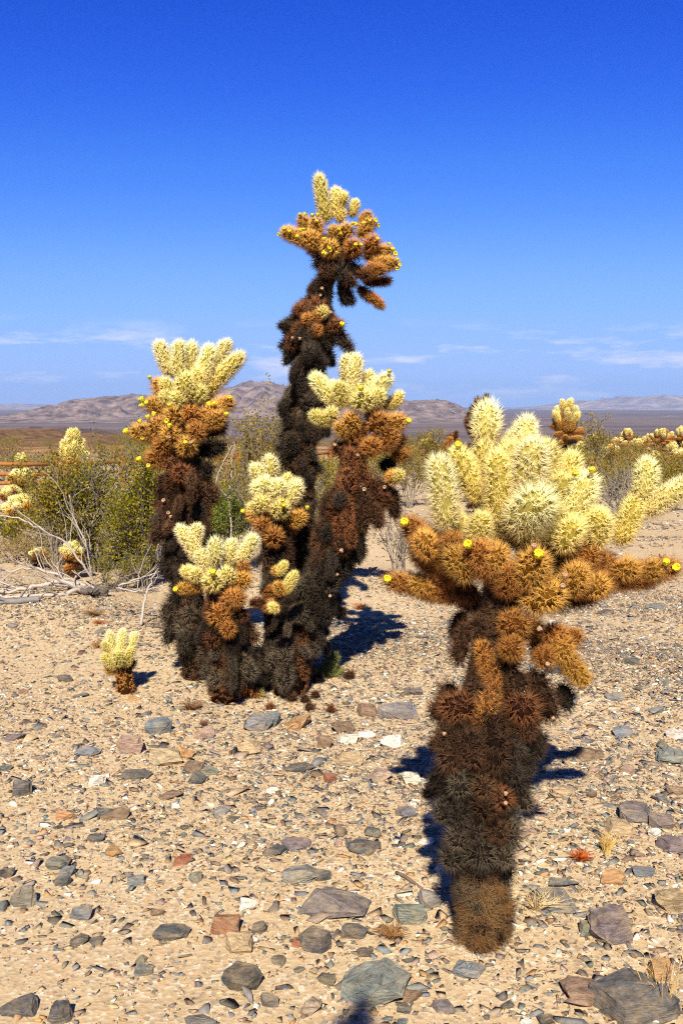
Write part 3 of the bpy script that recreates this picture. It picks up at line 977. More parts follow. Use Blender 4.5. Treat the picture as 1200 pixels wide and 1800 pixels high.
GRP = 'teddy bear chollas of the cactus garden'
RC = random.Random(21)

# --- A: the big near cactus
g = ground_hit(846, 1648)
A = Cholla('cholla_cactus', 'big cholla with dense golden crown, amber arms and tapering black trunk', g, g[1], 'hi', GRP, RC)
A.cx = g[0]
GOLD_A = [
 (846, 838, 852, 768, 29, 'gold', 30, 30), (852, 778, 858, 702, 33, 'pale', 30, 30),
 (918, 810, 925, 728, 29, 'pale', 45, 50), (786, 930, 772, 798, 33, 'pale', -25, -40), (842, 880, 800, 780, 27, 'gold', 5, -5),
 (922, 870, 938, 768, 41, 'pale', -20, -45), (880, 925, 872, 790, 32, 'gold', -15, -35), (905, 925, 966, 858, 46, 'pale', -50, -120),
 (992, 915, 1044, 830, 35, 'pale', -20, -40), (980, 880, 1010, 792, 30, 'gold', 30, 40), (960, 880, 970, 770, 32, 'gold', 25, 30),
 (1086, 955, 1128, 868, 28, 'gold', 0, -10), (1126, 878, 1147, 804, 27, 'pale', -10, -18), (1125, 900, 1225, 846, 27, 'pale', -5, -30),
 (838, 968, 838, 896, 30, 'gold', -50, -70), (1044, 960, 1052, 888, 31, 'gold', -30, -60), (905, 960, 915, 870, 36, 'gold', -10, -45),
 (950, 950, 990, 880, 34, 'gold', -25, -50), (870, 960, 858, 880, 28, 'gold', 10, 10),
 (900, 850, 902, 772, 33, 'gold', 5, 0), (1005, 940, 1030, 872, 32, 'gold', -10, -25), (985, 965, 1012, 905, 32, 'gold', -45, -75), (802, 965, 812, 898, 28, 'gold', 10, 10),
 (950, 900, 1000, 830, 34, 'gold', -10, -35), (925, 945, 935, 890, 36, 'gold', -50, -95),
]
AMBER_A = [
 (800, 1000, 706, 915, 31, 'amber', -5, -15), (850, 1000, 775, 935, 30, 'amber', -30, -45), (820, 1050, 676, 1012, 27, 'amber', 40, 60),
 (865, 1010, 830, 950, 36, 'amber', -40, -90), (930, 1030, 942, 962, 37, 'honey', -60, -105), (925, 1060, 985, 1025, 41, 'honey', -50, -95),
 (1000, 1035, 1085, 1020, 30, 'amber', 0, -10), (1070, 1025, 1196, 990, 29, 'amber', -5, -20), (1000, 1015, 1048, 950, 34, 'amber', -20, -50),
 (890, 1040, 900, 985, 34, 'amber', -40, -80), (980, 1000, 1010, 950, 32, 'amber', 10, 10), (1050, 1020, 1075, 970, 30, 'amber', 15, 20),
 (800, 1020, 740, 985, 30, 'amber', 20, 30), (870, 1000, 862, 930, 32, 'amber', 10, 10), (930, 1010, 945, 940, 36, 'amber', 0, 0),
 (960, 1060, 1030, 1040, 32, 'rust', 20, 40), (860, 1070, 800, 1050, 28, 'rust', 40, 70), (900, 1060, 900, 1010, 34, 'rust', 0, 0),
 (795, 980, 742, 935, 30, 'amber', 5, 5), (775, 1005, 716, 962, 27, 'amber', 15, 20), (825, 1015, 788, 962, 32, 'honey', -40, -70), (1080, 1005, 1128, 996, 29, 'honey', -20, -45), (1110, 1020, 1160, 1012, 26, 'amber', 15, 15),
 (860, 1000, 880, 960, 32, 'honey', -55, -95), (1000, 1040, 1020, 990, 32, 'honey', -45, -85), (800, 1040, 735, 1035, 26, 'amber', 30, 45), (812, 985, 770, 958, 34, 'amber', -15, -30), (760, 975, 728, 938, 29, 'honey', -25, -45), (760, 1035, 715, 1022, 26, 'honey', 25, 25), (840, 1045, 790, 1035, 30, 'rust', 20, 25), (1030, 1030, 1062, 1030, 30, 'honey', -30, -50), (1130, 1008, 1168, 992, 25, 'honey', -25, -40), (1000, 1050, 1050, 1048, 28, 'rust', 15, 20),
]
for j in GOLD_A + AMBER_A: A.pj(*j)
LOW_A = [
 (862, 1095, 818, 1100, 30, 'umber', -5, -15), (820, 1098, 797, 1168, 27, 'umber', -12, -16), (885, 1095, 928, 1105, 36, 'amber', -35, -80),
 (890, 1125, 908, 1162, 31, 'amber', -60, -90), (955, 1110, 1000, 1125, 29, 'amber', -20, -30), (985, 1120, 985, 1170, 33, 'honey', -25, -45),
 (990, 1150, 1030, 1208, 26, 'honey', -30, -36), (950, 1140, 965, 1175, 28, 'amber', -40, -60), (870, 1220, 852, 1120, 26, 'amber', -30, -18),
 (845, 1290, 862, 1200, 29, 'amber', -34, -30), (1000, 1130, 1018, 1110, 22, 'amber', -20, -22),
 (900, 1235, 944, 1262, 46, 'rust', -40, -85), (940, 1210, 978, 1268, 36, 'umber', -20, -40), (920, 1190, 968, 1210, 33, 'umber', -20, -45),
 (930, 1270, 918, 1300, 30, 'umber', -50, -65), (985, 1205, 1000, 1250, 27, 'dark', 5, 5), (950, 1290, 940, 1340, 26, 'dark', -20, -30), (910, 1180, 906, 1225, 32, 'umber', -45, -62),
 (830, 1240, 772, 1250, 42, 'rust', -25, -50), (820, 1285, 772, 1300, 40, 'umber', -30, -55), (800, 1230, 752, 1262, 34, 'umber', 0, 0), (840, 1300, 812, 1318, 38, 'umber', -55, -90),
]
for j in LOW_A: A.pj(*j)
A.trunk([(885, 1010, 24, 0), (872, 1110, 30, 0), (858, 1220, 38, 0), (850, 1330, 46, 0), (846, 1450, 46, 0), (845, 1530, 40, 0)], 'umber', 0.026, 0.8)
A.trunk([(845, 1500, 34, 0), (841, 1560, 37, 0), (846, 1610, 36, 0), (845, 1662, 44, 0)], 'bark', 0.034, 0.8)
A.skirt([(1290, 748, 962, ['umber', 'dark']), (1330, 748, 950, ['umber', 'dark', 'dark']), (1390, 738, 946, ['umber', 'dark', 'grey']), (1440, 748, 935, ['dark', 'grey', 'grey']),
         (1490, 765, 925, ['grey', 'grey', 'dark']), (1525, 785, 905, ['grey', 'umber', 'grey']), (1548, 795, 898, ['grey', 'umber'])], 34, (0.2, 1.2), 0.80, hang=0.0)
A.skirt([(1560, 795, 898, ['grey', 'umber', 'umber', 'bark']), (1600, 794, 899, ['bark', 'umber', 'grey', 'bark']), (1640, 784, 908, ['bark', 'umber', 'bark', 'grey'])], 21, (0.0, 0.9), 0.62, inner=0.5, hang=0)
for (x, y, R, cls) in [(775, 1337, 39, 'umber'), (822, 1330, 35, 'umber'), (874, 1340, 41, 'umber'), (800, 1380, 36, 'grey'), (847, 1384, 34, 'umber'), (922, 1375, 36, 'dark'), (938, 1410, 30, 'grey'),
        (758, 1428, 33, 'grey'), (850, 1424, 38, 'umber'), (892, 1407, 34, 'rust'), (797, 1428, 32, 'dark'), (790, 1475, 38, 'grey'), (782, 1507, 37, 'grey'), (840, 1508, 44, 'grey'), (892, 1507, 34, 'grey'),
        (912, 1470, 40, 'grey'), (880, 1460, 34, 'umber'), (944, 1350, 29, 'dark'), (752, 1375, 32, 'dark'), (830, 1460, 32, 'dark'), (760, 1300, 36, 'umber'), (920, 1315, 34, 'dark'), (960, 1300, 30, 'umber')]:
    f = max(-1, min(1, (x - 848) / 100.0))
    z = -95 * math.sqrt(max(0, 1 - f * f))
    A.pj(848 + (x - 848) * 0.55, y - R * 0.55, x, y + R * 0.35, R * 0.97, cls, z * 0.45, z * 1.06)
A.fruits([(710, 918, 'bright', 1.3), (680, 1018, 'bright', 1.2), (945, 974, 'bright', 1.2), (822, 957, 'bright', 1.1), (1170, 988, 'bright', 1.1), (1188, 998, 'bright', 1.2), (992, 1012, 'dry', 1.2),
          (988, 1030, 'dry'), (938, 960, 'dry'), (1162, 976, 'dry'), (805, 782, 'ripe'), (1040, 826, 'ripe'), (1010, 832, 'ripe'), (948, 1105, 'dry', 0.9), (962, 1168, 'dry'), (888, 1395, 'dry', 0.8), (888, 1412, 'dry', 0.8),
          (972, 1262, 'dry', 0.7), (780, 1290, 'dry', 0.6)], 9.5)
A.backs(0.45, 60)

# --- C: golden fingered cactus beside the creosote
g = ground_hit(345, 1196)
Cc = Cholla('cholla_cactus', 'cholla with a fan of golden fingers and rows of yellow fruit beside the creosote bush', g, 5.42, 'mid', GRP, RC)
Cc.cx = P(330, 700, 5.42)[0]
for j in [
 (302, 660, 276, 598, 18, 'pale', 5, 5), (314, 662, 311, 596, 18, 'pale', -5, -5), (331, 655, 342, 600, 17, 'pale', 10, 15), (354, 672, 371, 604, 18, 'pale', -10, -15),
 (376, 655, 398, 593, 17, 'pale', 5, 5), (362, 690, 427, 619, 19, 'gold', 0, 0), (320, 700, 329, 655, 22, 'gold', -25, -45), (316, 710, 311, 690, 19, 'gold', -30, -50),
 (300, 690, 284, 665, 17, 'gold', -10, -15), (300, 705, 282, 690, 17, 'gold', -15, -25), (345, 690, 352, 640, 20, 'gold', -10, -15), (330, 690, 318, 640, 20, 'gold', 15, 20),
 (345, 705, 352, 675, 22, 'gold', -20, -30), (360, 690, 385, 655, 18, 'gold', 15, 20),
 (300, 700, 266, 668, 19, 'honey', -5, -5), (305, 730, 255, 702, 22, 'honey', -5, -15), (310, 745, 300, 716, 23, 'honey', -30, -55), (290, 765, 226, 756, 21, 'honey', -5, -20),
 (300, 760, 258, 742, 24, 'honey', -20, -35), (300, 800, 254, 812, 22, 'amber', -10, -25), (310, 770, 292, 760, 23, 'honey', -35, -55), (330, 790, 326, 780, 22, 'honey', -35, -60),
 (340, 765, 352, 758, 22, 'amber', -30, -50), (335, 740, 332, 722, 24, 'amber', -20, -35), (350, 740, 392, 716, 24, 'honey', -10, -25), (365, 725, 412, 700, 19, 'honey', 0, -10),
 (360, 745, 400, 732, 20, 'honey', -15, -35), (350, 760, 402, 752, 22, 'rust', 15, 15), (345, 790, 400, 790, 22, 'dark', 10, 10), (300, 780, 270, 780, 24, 'amber', -20, -40),
 (320, 810, 285, 825, 24, 'rust', -15, -30), (350, 820, 375, 830, 24, 'dark', -5, -10), (320, 820, 318, 850, 26, 'rust', -30, -45), (300, 840, 275, 850, 22, 'umber', -10, -15)]:
    Cc.pj(*j)
Cc.trunk([(330, 690, 18, 0), (330, 780, 18, 0), (325, 870, 18, 0), (322, 960, 17, 0), (328, 1050, 16, 0), (338, 1130, 17, 0), (345, 1206, 24, 0)], 'umber', 0.03)
Cc.skirt([(835, 268, 385, ['dark', 'rust', 'umber']), (890, 265, 380, ['umber', 'dark', 'dark']), (950, 268, 372, ['dark']), (1010, 280, 360, ['dark', 'grey']), (1080, 298, 368, ['dark', 'grey']),
          (1140, 308, 365, ['grey', 'dark']), (1175, 325, 368, ['grey'])], 19, (0.4, 1.4), 0.85)
Cc.fruits([(263, 663, 'green'), (249, 702, 'green', 1.2), (258, 708, 'ripe'), (249, 712, 'ripe'), (297, 712), (271, 727), (260, 733), (246, 740), (294, 740), (298, 748), (330, 749), (326, 778), (335, 778, 'dry'),
           (367, 709, 'bright'), (377, 709, 'bright'), (398, 728), (404, 699), (245, 807, 'bright'), (261, 819), (250, 770, 'bright'), (222, 758, 'bright', 1.4), (297, 768, 'dry'), (296, 902, 'dry'), (300, 908, 'dry'), (288, 880, 'dry')], 6.2)
Cc.backs(0.4, 40)

# --- D: forked cactus leaning over a black trunk
g = ground_hit(505, 1222)
D = Cholla('cholla_cactus', 'leaning cholla with golden top over a rust red neck and black trunk', g, 5.18, 'mid', GRP, RC)
D.cx = P(632, 720, 5.18)[0]
for j in [
 (612, 675, 604, 622, 17, 'pale', 0, 0), (620, 675, 629, 620, 17, 'pale', -5, -5), (622, 715, 618, 660, 21, 'pale', -5, -5), (586, 708, 550, 655, 19, 'pale', -15, -25), (602, 715, 592, 668, 18, 'gold', -20, -30),
 (648, 705, 658, 660, 17, 'pale', 15, 20), (646, 715, 684, 654, 19, 'pale', -5, -15), (636, 715, 637, 690, 25, 'gold', -40, -70), (655, 712, 672, 682, 20, 'gold', -20, -30), (688, 715, 707, 688, 14, 'gold', 20, 20),
 (585, 740, 541, 732, 17, 'gold', -15, -25), (590, 735, 575, 718, 15, 'gold', -25, -35), (620, 700, 610, 650, 18, 'gold', 20, 25), (640, 700, 650, 650, 18, 'gold', 25, 30), (675, 720, 695, 700, 16, 'gold', 25, 30),
 (610, 765, 590, 745, 17, 'honey', -25, -45), (625, 755, 610, 724, 23, 'honey', -25, -45), (650, 755, 680, 732, 24, 'amber', -25, -50), (670, 755, 716, 738, 22, 'honey', -15, -35), (660, 785, 700, 760, 24, 'amber', -20, -40),
 (640, 795, 668, 772, 22, 'amber', -25, -45), (610, 800, 583, 778, 20, 'rust', -10, -20), (650, 740, 660, 715, 22, 'amber', 0, 0), (620, 775, 622, 745, 22, 'amber', -15, -25), (680, 780, 716, 775, 20, 'amber', 10, 10),
 (680, 845, 702, 832, 17, 'honey', -10, -20), (690, 838, 712, 836, 16, 'gold', -20, -24), (690, 800, 722, 800, 16, 'amber', 5, 5), (668, 820, 700, 812, 20, 'dark', 15, 15),
 (618, 830, 618, 785, 22, 'rust', -22, -25), (606, 870, 618, 820, 22, 'rust', -25, -25), (585, 910, 606, 860, 24, 'rust', -20, -25), (642, 850, 630, 800, 18, 'rust', -20, -20), (665, 890, 645, 840, 20, 'rust', -10, -18),
 (690, 860, 690, 915, 19, 'umber', 10, 10), (650, 845, 690, 868, 19, 'umber', 0, 5), (672, 870, 684, 895, 18, 'rust', -8, -8), (660, 880, 668, 925, 18, 'rust', -5, -5), (630, 890, 640, 940, 20, 'umber', -20, -25), (580, 870, 572, 915, 19, 'umber', -10, -15), (628, 930, 640, 985, 16, 'dark', -10, -12),
 (600, 900, 600, 945, 21, 'rust', -25, -35)]:
    D.pj(*j)
D.trunk([(625, 740, 17, 0), (618, 820, 17, 0), (598, 900, 20, 0), (580, 980, 21, 0), (555, 1060, 21, 0), (528, 1130, 22, 0), (505, 1232, 28, 0)], 'rust', 0.03)
D.skirt([(880, 555, 668, ['umber', 'rust', 'dark']), (925, 538, 650, ['umber', 'dark', 'dark']), (970, 530, 642, ['dark']), (1020, 518, 632, ['dark', 'grey', 'dark']), (1060, 495, 612, ['dark', 'grey']), (1105, 455, 588, ['grey', 'dark']),
         (1150, 440, 562, ['grey', 'dark']), (1190, 436, 558, ['grey', 'grey'])], 20, (0.5, 1.5), 0.85)
D.fruits([(634, 682, 'ripe', 1.2), (718, 740, 'bright', 1.3), (684, 652, 'ripe'), (724, 834, 'bright'), (588, 782, 'dry'), (628, 800, 'dry'), (640, 860, 'dry'), (676, 856, 'dry'), (600, 968, 'dry'), (592, 1010, 'dry'), (580, 1048, 'dry'), (712, 716, 'ripe')], 6)
D.backs(0.35, 36)

# --- B: the tallest
g = ground_hit(525, 1142)
B = Cholla('cholla_cactus', 'tallest cholla with drooping fruit laden crown above a shaggy black trunk', g, 6.0, 'mid', GRP, RC)
B.cx = P(590, 420, 6.0)[0]
for j in [
 (574, 390, 559, 306, 16, 'gold', 0, 0), (598, 390, 594, 327, 15, 'gold', -5, -5), (602, 360, 604, 336, 13, 'gold', -12, -14), (616, 380, 630, 350, 12, 'gold', 5, 5), (634, 395, 650, 370, 14, 'honey', 5, 5), (586, 380, 580, 350, 14, 'honey', 12, 14),
 (550, 430, 494, 402, 17, 'honey', -5, -20), (552, 415, 524, 380, 16, 'honey', 5, 5), (560, 415, 548, 382, 17, 'honey', -15, -30), (565, 430, 532, 412, 19, 'honey', -20, -40), (582, 445, 576, 428, 20, 'honey', -30, -55),
 (590, 420, 588, 395, 18, 'honey', -15, -30), (610, 440, 632, 428, 20, 'amber', -25, -45), (605, 415, 612, 395, 18, 'honey', -20, -35), (630, 415, 660, 385, 17, 'honey', 0, -5), (640, 435, 668, 420, 18, 'amber', -10, -25),
 (640, 450, 692, 440, 17, 'honey', 0, 0), (650, 465, 702, 462, 17, 'honey', -5, -15), (640, 475, 680, 476, 17, 'amber', -15, -30), (630, 480, 655, 486, 17, 'rust', -20, -35), (640, 495, 690, 498, 14, 'rust', 5, 0),
 (605, 485, 624, 505, 17, 'umber', -15, -30), (600, 490, 618, 540, 16, 'dark', 0, 0), (630, 505, 656, 530, 15, 'umber', 0, 0), (645, 515, 676, 542, 12, 'amber', -5, -8), (590, 460, 620, 470, 22, 'umber', 0, -10), (570, 450, 552, 470, 20, 'dark', 0, -10), (590, 470, 600, 490, 22, 'dark', -15, -35), (612, 470, 640, 480, 20, 'dark', -5, -20), (575, 465, 578, 488, 20, 'umber', -20, -40),
 (560, 505, 538, 508, 13, 'dark', 0, 0), (570, 480, 566, 505, 18, 'umber', -10, -25), (600, 440, 640, 445, 22, 'rust', 10, 15), (560, 440, 545, 430, 20, 'amber', 10, 20),
 (545, 550, 514, 540, 15, 'rust', -10, -15), (552, 560, 530, 560, 15, 'amber', -25, -40), (562, 560, 545, 556, 14, 'amber', -30, -45), (560, 552, 572, 545, 14, 'gold', -30, -40), (555, 575, 558, 585, 14, 'amber', -35, -45),
 (575, 575, 606, 572, 17, 'rust', -15, -30), (520, 575, 486, 572, 12, 'dark', 0, 0), (530, 595, 520, 600, 18, 'umber', -25, -40)]:
    B.pj(*j)
B.trunk([(595, 400, 13, 0), (585, 460, 13, 0), (568, 510, 10, 0), (556, 560, 16, 0), (545, 640, 20, 0), (540, 720, 20, 0), (528, 800, 22, 0), (522, 900, 26, 0), (524, 1000, 28, 0), (525, 1146, 30, 0)], 'umber', 0.03)
B.skirt([(508, 548, 586, ['umber', 'dark']), (535, 535, 582, ['umber', 'rust']), (552, 505, 600, ['rust', 'umber', 'dark']), (580, 484, 614, ['dark', 'umber']), (610, 482, 612, ['dark']), (650, 496, 602, ['dark', 'dark', 'grey']), (700, 497, 588, ['dark', 'grey']),
         (750, 482, 574, ['grey', 'dark']), (800, 480, 566, ['grey', 'dark']), (840, 488, 562, ['grey']), (940, 490, 560, ['grey', 'dark']), (1090, 498, 556, ['grey'])], 17, (0.3, 1.3), 0.85)
B.fruits([(527, 377, 'green'), (536, 376, 'green'), (549, 378, 'green'), (558, 377), (556, 388), (499, 402, 'ripe', 1.2), (508, 406), (490, 412, 'green'), (522, 415), (528, 404), (534, 403), (570, 420), (572, 446), (578, 436), (569, 444), (580, 440), (576, 443, 'dry'),
          (595, 402), (598, 410), (592, 444), (586, 362), (620, 392), (626, 394), (640, 392), (650, 388), (660, 388), (664, 396), (625, 430), (634, 430), (664, 420), (680, 420), (684, 428), (690, 438, 'bright', 1.2), (694, 446, 'bright', 1.1), (698, 456, 'bright'), (702, 466, 'bright'), (698, 472),
          (601, 570, 'bright', 1.2), (514, 594, 'dry'), (527, 595, 'dry'), (566, 507, 'dry'), (563, 519, 'dry'), (582, 549, 'dry')], 5.0)
B.backs(0.35, 36)

# --- E: golden cushion between C and D
g = ground_hit(490, 1170)
E = Cholla('cholla_cactus', 'cushion of golden joints on amber arms between the two black trunks', g, 5.62, 'mid', GRP, RC)
E.cx = P(485, 860, 5.62)[0]
for j in [
 (476, 840, 478, 798, 20, 'pale', -5, -5), (460, 845, 446, 812, 18, 'pale', -5, -10), (470, 885, 441, 848, 19, 'pale', -20, -35), (470, 865, 461, 838, 20, 'pale', -25, -45), (485, 875, 488, 842, 20, 'pale', -25, -45),
 (505, 885, 531, 846, 20, 'pale', -15, -25), (490, 905, 494, 882, 22, 'gold', -35, -60), (462, 895, 462, 872, 20, 'gold', -30, -50), (500, 860, 510, 832, 17, 'gold', 15, 20), (455, 900, 436, 890, 18, 'gold', -15, -25),
 (475, 915, 430, 902, 20, 'honey', -10, -20), (470, 930, 452, 912, 20, 'amber', -30, -45), (480, 955, 482, 930, 23, 'amber', -30, -55), (505, 920, 540, 902, 20, 'honey', -10, -20), (500, 930, 520, 915, 20, 'amber', 10, 10)]:
    E.pj(*j)
E.trunk([(485, 880, 17, 0), (484, 960, 20, 0), (486, 1060, 20, 0), (490, 1176, 22, 0)], 'umber', 0.028)
E.skirt([(955, 452, 520, ['umber', 'dark']), (990, 450, 522, ['dark', 'grey']), (1060, 455, 525, ['grey', 'dark']), (1140, 460, 525, ['grey'])], 18, (0.4, 1.3), 0.9)
E.fruits([(427, 899, 'bright', 1.2), (497, 880, 'ripe'), (498, 888, 'ripe'), (540, 892, 'ripe')], 6)
E.backs(0.4, 30)

# --- F: low one in front of the group
g = ground_hit(392, 1208)
Fc = Cholla('cholla_cactus', 'low cholla with pale golden arms on a rust trunk in front of the black trunks', g, 5.02, 'mid', GRP, RC)
Fc.cx = P(385, 1010, 5.02)[0]
for j in [
 (352, 985, 318, 920, 18, 'pale', -5, -10), (340, 960, 348, 918, 17, 'pale', 0, 0), (372, 1005, 345, 965, 19, 'pale', -10, -15), (378, 990, 380, 945, 19, 'pale', -15, -20), (400, 990, 409, 945, 18, 'pale', 5, 5),
 (422, 990, 452, 938, 18, 'pale', 0, -5), (374, 1030, 373, 1012, 23, 'gold', -45, -75), (360, 1015, 316, 1002, 16, 'gold', -15, -25), (360, 1030, 308, 1033, 15, 'honey', -10, -20), (350, 1015, 342, 1008, 17, 'gold', -25, -40),
 (400, 1020, 402, 1000, 20, 'gold', -30, -50), (410, 1030, 440, 1010, 20, 'honey', -20, -35), (425, 1010, 430, 985, 16, 'amber', -15, -15), (395, 1050, 430, 1052, 22, 'amber', -30, -55), (400, 1060, 412, 1046, 24, 'amber', -30, -60),
 (385, 1070, 384, 1095, 26, 'amber', -35, -60), (400, 1095, 402, 1122, 18, 'amber', -50, -70), (380, 1060, 365, 1090, 24, 'rust', -25, -45), (420, 1070, 432, 1095, 20, 'rust', -20, -30), (375, 1110, 372, 1140, 22, 'rust', -30, -45),
 (500, 1040, 522, 1004, 13, 'gold', -70, -75), (498, 1045, 486, 1022, 14, 'honey', -70, -80), (486, 1075, 474, 1060, 12, 'gold', -85, -92), (490, 1060, 460, 1070, 15, 'amber', -50, -30), (440, 1060, 470, 1060, 15, 'rust', -30, -45)]:
    Fc.pj(*j)
Fc.trunk([(385, 1020, 18, 0), (386, 1080, 22, 0), (390, 1140, 22, 0), (396, 1234, 24, 0)], 'rust', 0.028)
Fc.skirt([(1085, 345, 440, ['umber', 'dark', 'dark']), (1130, 340, 458, ['dark', 'grey', 'umber']), (1165, 344, 462, ['dark', 'grey']), (1190, 350, 462, ['grey', 'umber'])], 19, (0.6, 1.6), 0.85)
Fc.fruits([(374, 1006, 'ripe', 1.3), (309, 1036, 'bright', 1.3), (424, 985, 'dry')], 6)
Fc.backs(0.4, 30)

# --- H: the small one on open ground
g = ground_hit(222, 1217)
H = Cholla('cholla_cactus', 'knee high cholla with pale golden head on a stubby trunk on open gravel', g, g[1], 'mid', GRP, RC)
H.cx = P(210, 1140, H.Y)[0]
for j in [(203, 1160, 194, 1108, 11, 'pale', -5, -5), (213, 1155, 214, 1106, 11, 'pale', -10, -15), (224, 1152, 243, 1112, 12, 'pale', 0, 0), (205, 1165, 178, 1128, 12, 'gold', -5, -10), (212, 1168, 208, 1142, 16, 'gold', -20, -35),
          (208, 1172, 178, 1152, 14, 'gold', -10, -20), (206, 1178, 182, 1174, 13, 'honey', 0, -10), (222, 1170, 230, 1138, 12, 'gold', -15, -25), (224, 1175, 238, 1158, 13, 'umber', 0, 0), (215, 1160, 206, 1122, 12, 'gold', 15, 20), (200, 1180, 190, 1168, 13, 'honey', 10, 15)]:
    H.pj(*j)
H.trunk([(214, 1160, 12, 0), (219, 1190, 13, 0), (223, 1224, 15, 0)], 'amber', 0.02, 1.0)

# --- fallen joints and seedlings at the foot of the group
def fallen(px, py, R, cls, lab, n=1):
    g = ground_hit(px, py + R * 0.7)
    c = Cholla('fallen_joint', lab, g, g[1], 'mid', 'fallen cholla joints', RC)
    c.root['category'] = 'cactus joint'
    m = c.mpp()
    for i in range(n):
        a = RC.uniform(0, 3.14)
        d = np.array((math.cos(a), math.sin(a), 0)) * R * 0.7 * m
        e = g + np.array((RC.uniform(-1, 1) * R * 0.8 * m * (n > 1), RC.uniform(-1, 1) * R * 0.8 * m * (n > 1), R * 0.55 * m))
        c.joint(e - d, e + d, R * m, cls)
L_F = 'dark dry joint fallen on the sand below the black trunks'
for f in [(512, 1222, 15, 'umber'), (536, 1226, 13, 'umber'), (553, 1219, 12, 'rust'), (545, 1240, 13, 'umber')]:
    fallen(*f, L_F)
fallen(474, 1240, 12, 'rust', 'rust brown dry joint lying beside the pale spiny joint')
fallen(582, 1244, 12, 'rust', 'single rust brown dry joint lying apart on open sand')
fallen(612, 1184, 14, 'umber', 'brown dry joint lying in the shadow beside the green young cholla')
fallen(560, 1190, 15, 'dark', 'black dry joint lying between the green young cholla and the trunk')
fallen(455, 1217, 13, 'gold', 'pale spiny joint lying beside the orange dead wood')
g = ground_hit(575, 1190)
I = Cholla('cholla_seedling', 'green young cholla growing in the shade of the black trunks', g, g[1], 'mid', GRP, RC)
I.pj(572, 1190, 590, 1145, 16, 'green'); I.pj(568, 1190, 545, 1168, 14, 'green', 5, 5); I.pj(576, 1192, 604, 1174, 12, 'green', 5, 5)

# --- generic small chollas further off
def small_cholla(px, py_base, py_top, w_px, label, Y=None, lod='low', tone='gold', trunk='umber', seed=0, group=GRP):
    r = random.Random(seed)
    if Y is None:
        g = ground_hit(px, py_base); Y = g[1]
    X = (px - 600) / F * Y
    g = np.array((X, Y, float(gz(X, Y))))
    c = Cholla('cholla_cactus', label, g, Y, lod, group, r)
    m = c.mpp()
    top = P(px, py_top, Y)[2]
    h = top - g[2]
    w = w_px * m / 2
    R = min(0.085, max(0.03, w * 0.30))
    body = {'gold': ['gold', 'pale', 'gold'], 'honey': ['honey', 'gold', 'pale', 'gold'], 'rust': ['rust', 'amber'], 'dark': ['dark', 'umber', 'rust']}[tone]
    under = {'gold': ['honey', 'amber'], 'honey': ['amber', 'rust'], 'rust': ['umber', 'dark'], 'dark': ['dark']}[tone]
    c.cx = X
    # trunk
    k = 4
    path = [(px + r.uniform(-2, 2), py_top + (1 - i / k) * 0, 0, 0) for i in range(1)]
    zz = np.linspace(g[2] - 0.05, g[2] + h * 0.72, 5)
    pts = np.array([(X + r.uniform(-0.02, 0.02), Y + r.uniform(-0.02, 0.02), z) for z in zz])
    V, T = tube(pts, np.linspace(R * 1.05, R * 0.8, 5), 10)
    t = link('trunk', mesh_np('trunk', V - g, T, True), M_CORE, c.root, CLS[trunk][1])
    n = 60
    # dark joints about the trunk
    z = g[2] + 0.15 * h
    while z < g[2] + 0.58 * h:
        for q in range(4):
            a = r.uniform(0, 6.28); L = w * r.uniform(0.35, 0.7)
            p0 = np.array((X, Y, z)); p1 = p0 + np.array((math.cos(a) * L, math.sin(a) * L, r.uniform(-0.5, 0.1) * L))
            c.joint(p0, p1, R * r.uniform(0.85, 1.1), r.choice([trunk, 'umber', trunk]))
        z += R * 2.0
    for q in range(9):
        a = q * 2.4 + r.uniform(-0.3, 0.3); L = w * r.uniform(0.7, 0.98)
        p0 = np.array((X, Y, g[2] + h * r.uniform(0.52, 0.66))); p1 = p0 + np.array((math.cos(a) * L, math.sin(a) * L, r.uniform(-0.05, 0.35) * L))
        c.joint(p0, p1, R, r.choice(under))
    for q in range(18):
        a = q * 2.4 + r.uniform(-0.3, 0.3); up = r.uniform(0.2, 1.0) if q else 1.0
        rad = w * (1 - up * 0.75)
        p0 = np.array((X + math.cos(a) * rad * 0.4, Y + math.sin(a) * rad * 0.4, g[2] + h * r.uniform(0.6, 0.7)))
        p1 = np.array((X + math.cos(a) * rad, Y + math.sin(a) * rad, g[2] + h * (0.72 + 0.28 * up)))
        d = p1 - p0; ln = np.linalg.norm(d)
        if ln > 3.2 * R:
            c.joint(p0, p0 + d * 0.6, R, r.choice(under)); p0 = p1 - d / ln * 2.9 * R
        c.joint(p0, p1, R * r.uniform(0.9, 1.1), r.choice(body))
    return c

small_cholla(993, 0, 699, 72, 'bushy cholla with black trunk standing tall against the far plain', Y=22, lod='mid', tone='gold', trunk='dark', seed=1)
small_cholla(842, 0, 691, 66, 'dead dark cholla rising behind the crown of the big cactus', Y=14, tone='dark', trunk='dark', seed=2)
small_cholla(795, 0, 756, 44, 'short rust brown cholla beside the dead dark cholla', Y=16, tone='rust', trunk='dark', seed=3)
small_cholla(32, 957, 868, 74, 'low golden cholla with bare amber trunk beside the arching dead branch', tone='gold', trunk='amber', seed=4)
small_cholla(112, 962, 876, 60, 'low golden cholla with black trunk under the creosote bush', tone='honey', trunk='dark', seed=5)
small_cholla(130, 0, 752, 62, 'golden topped cholla rising behind the creosote bush', Y=12, tone='gold', trunk='umber', seed=6)
small_cholla(37, 0, 795, 30, 'small cholla with golden tuft on black trunk behind the rail fence', Y=28, tone='gold', trunk='dark', seed=7)
small_cholla(38, 880, 822, 66, 'wide golden cholla growing in front of the rail fence', tone='gold', trunk='amber', seed=8)
small_cholla(122, 1018, 950, 52, 'ankle high golden cholla among the dead twigs', tone='gold', trunk='amber', seed=9)
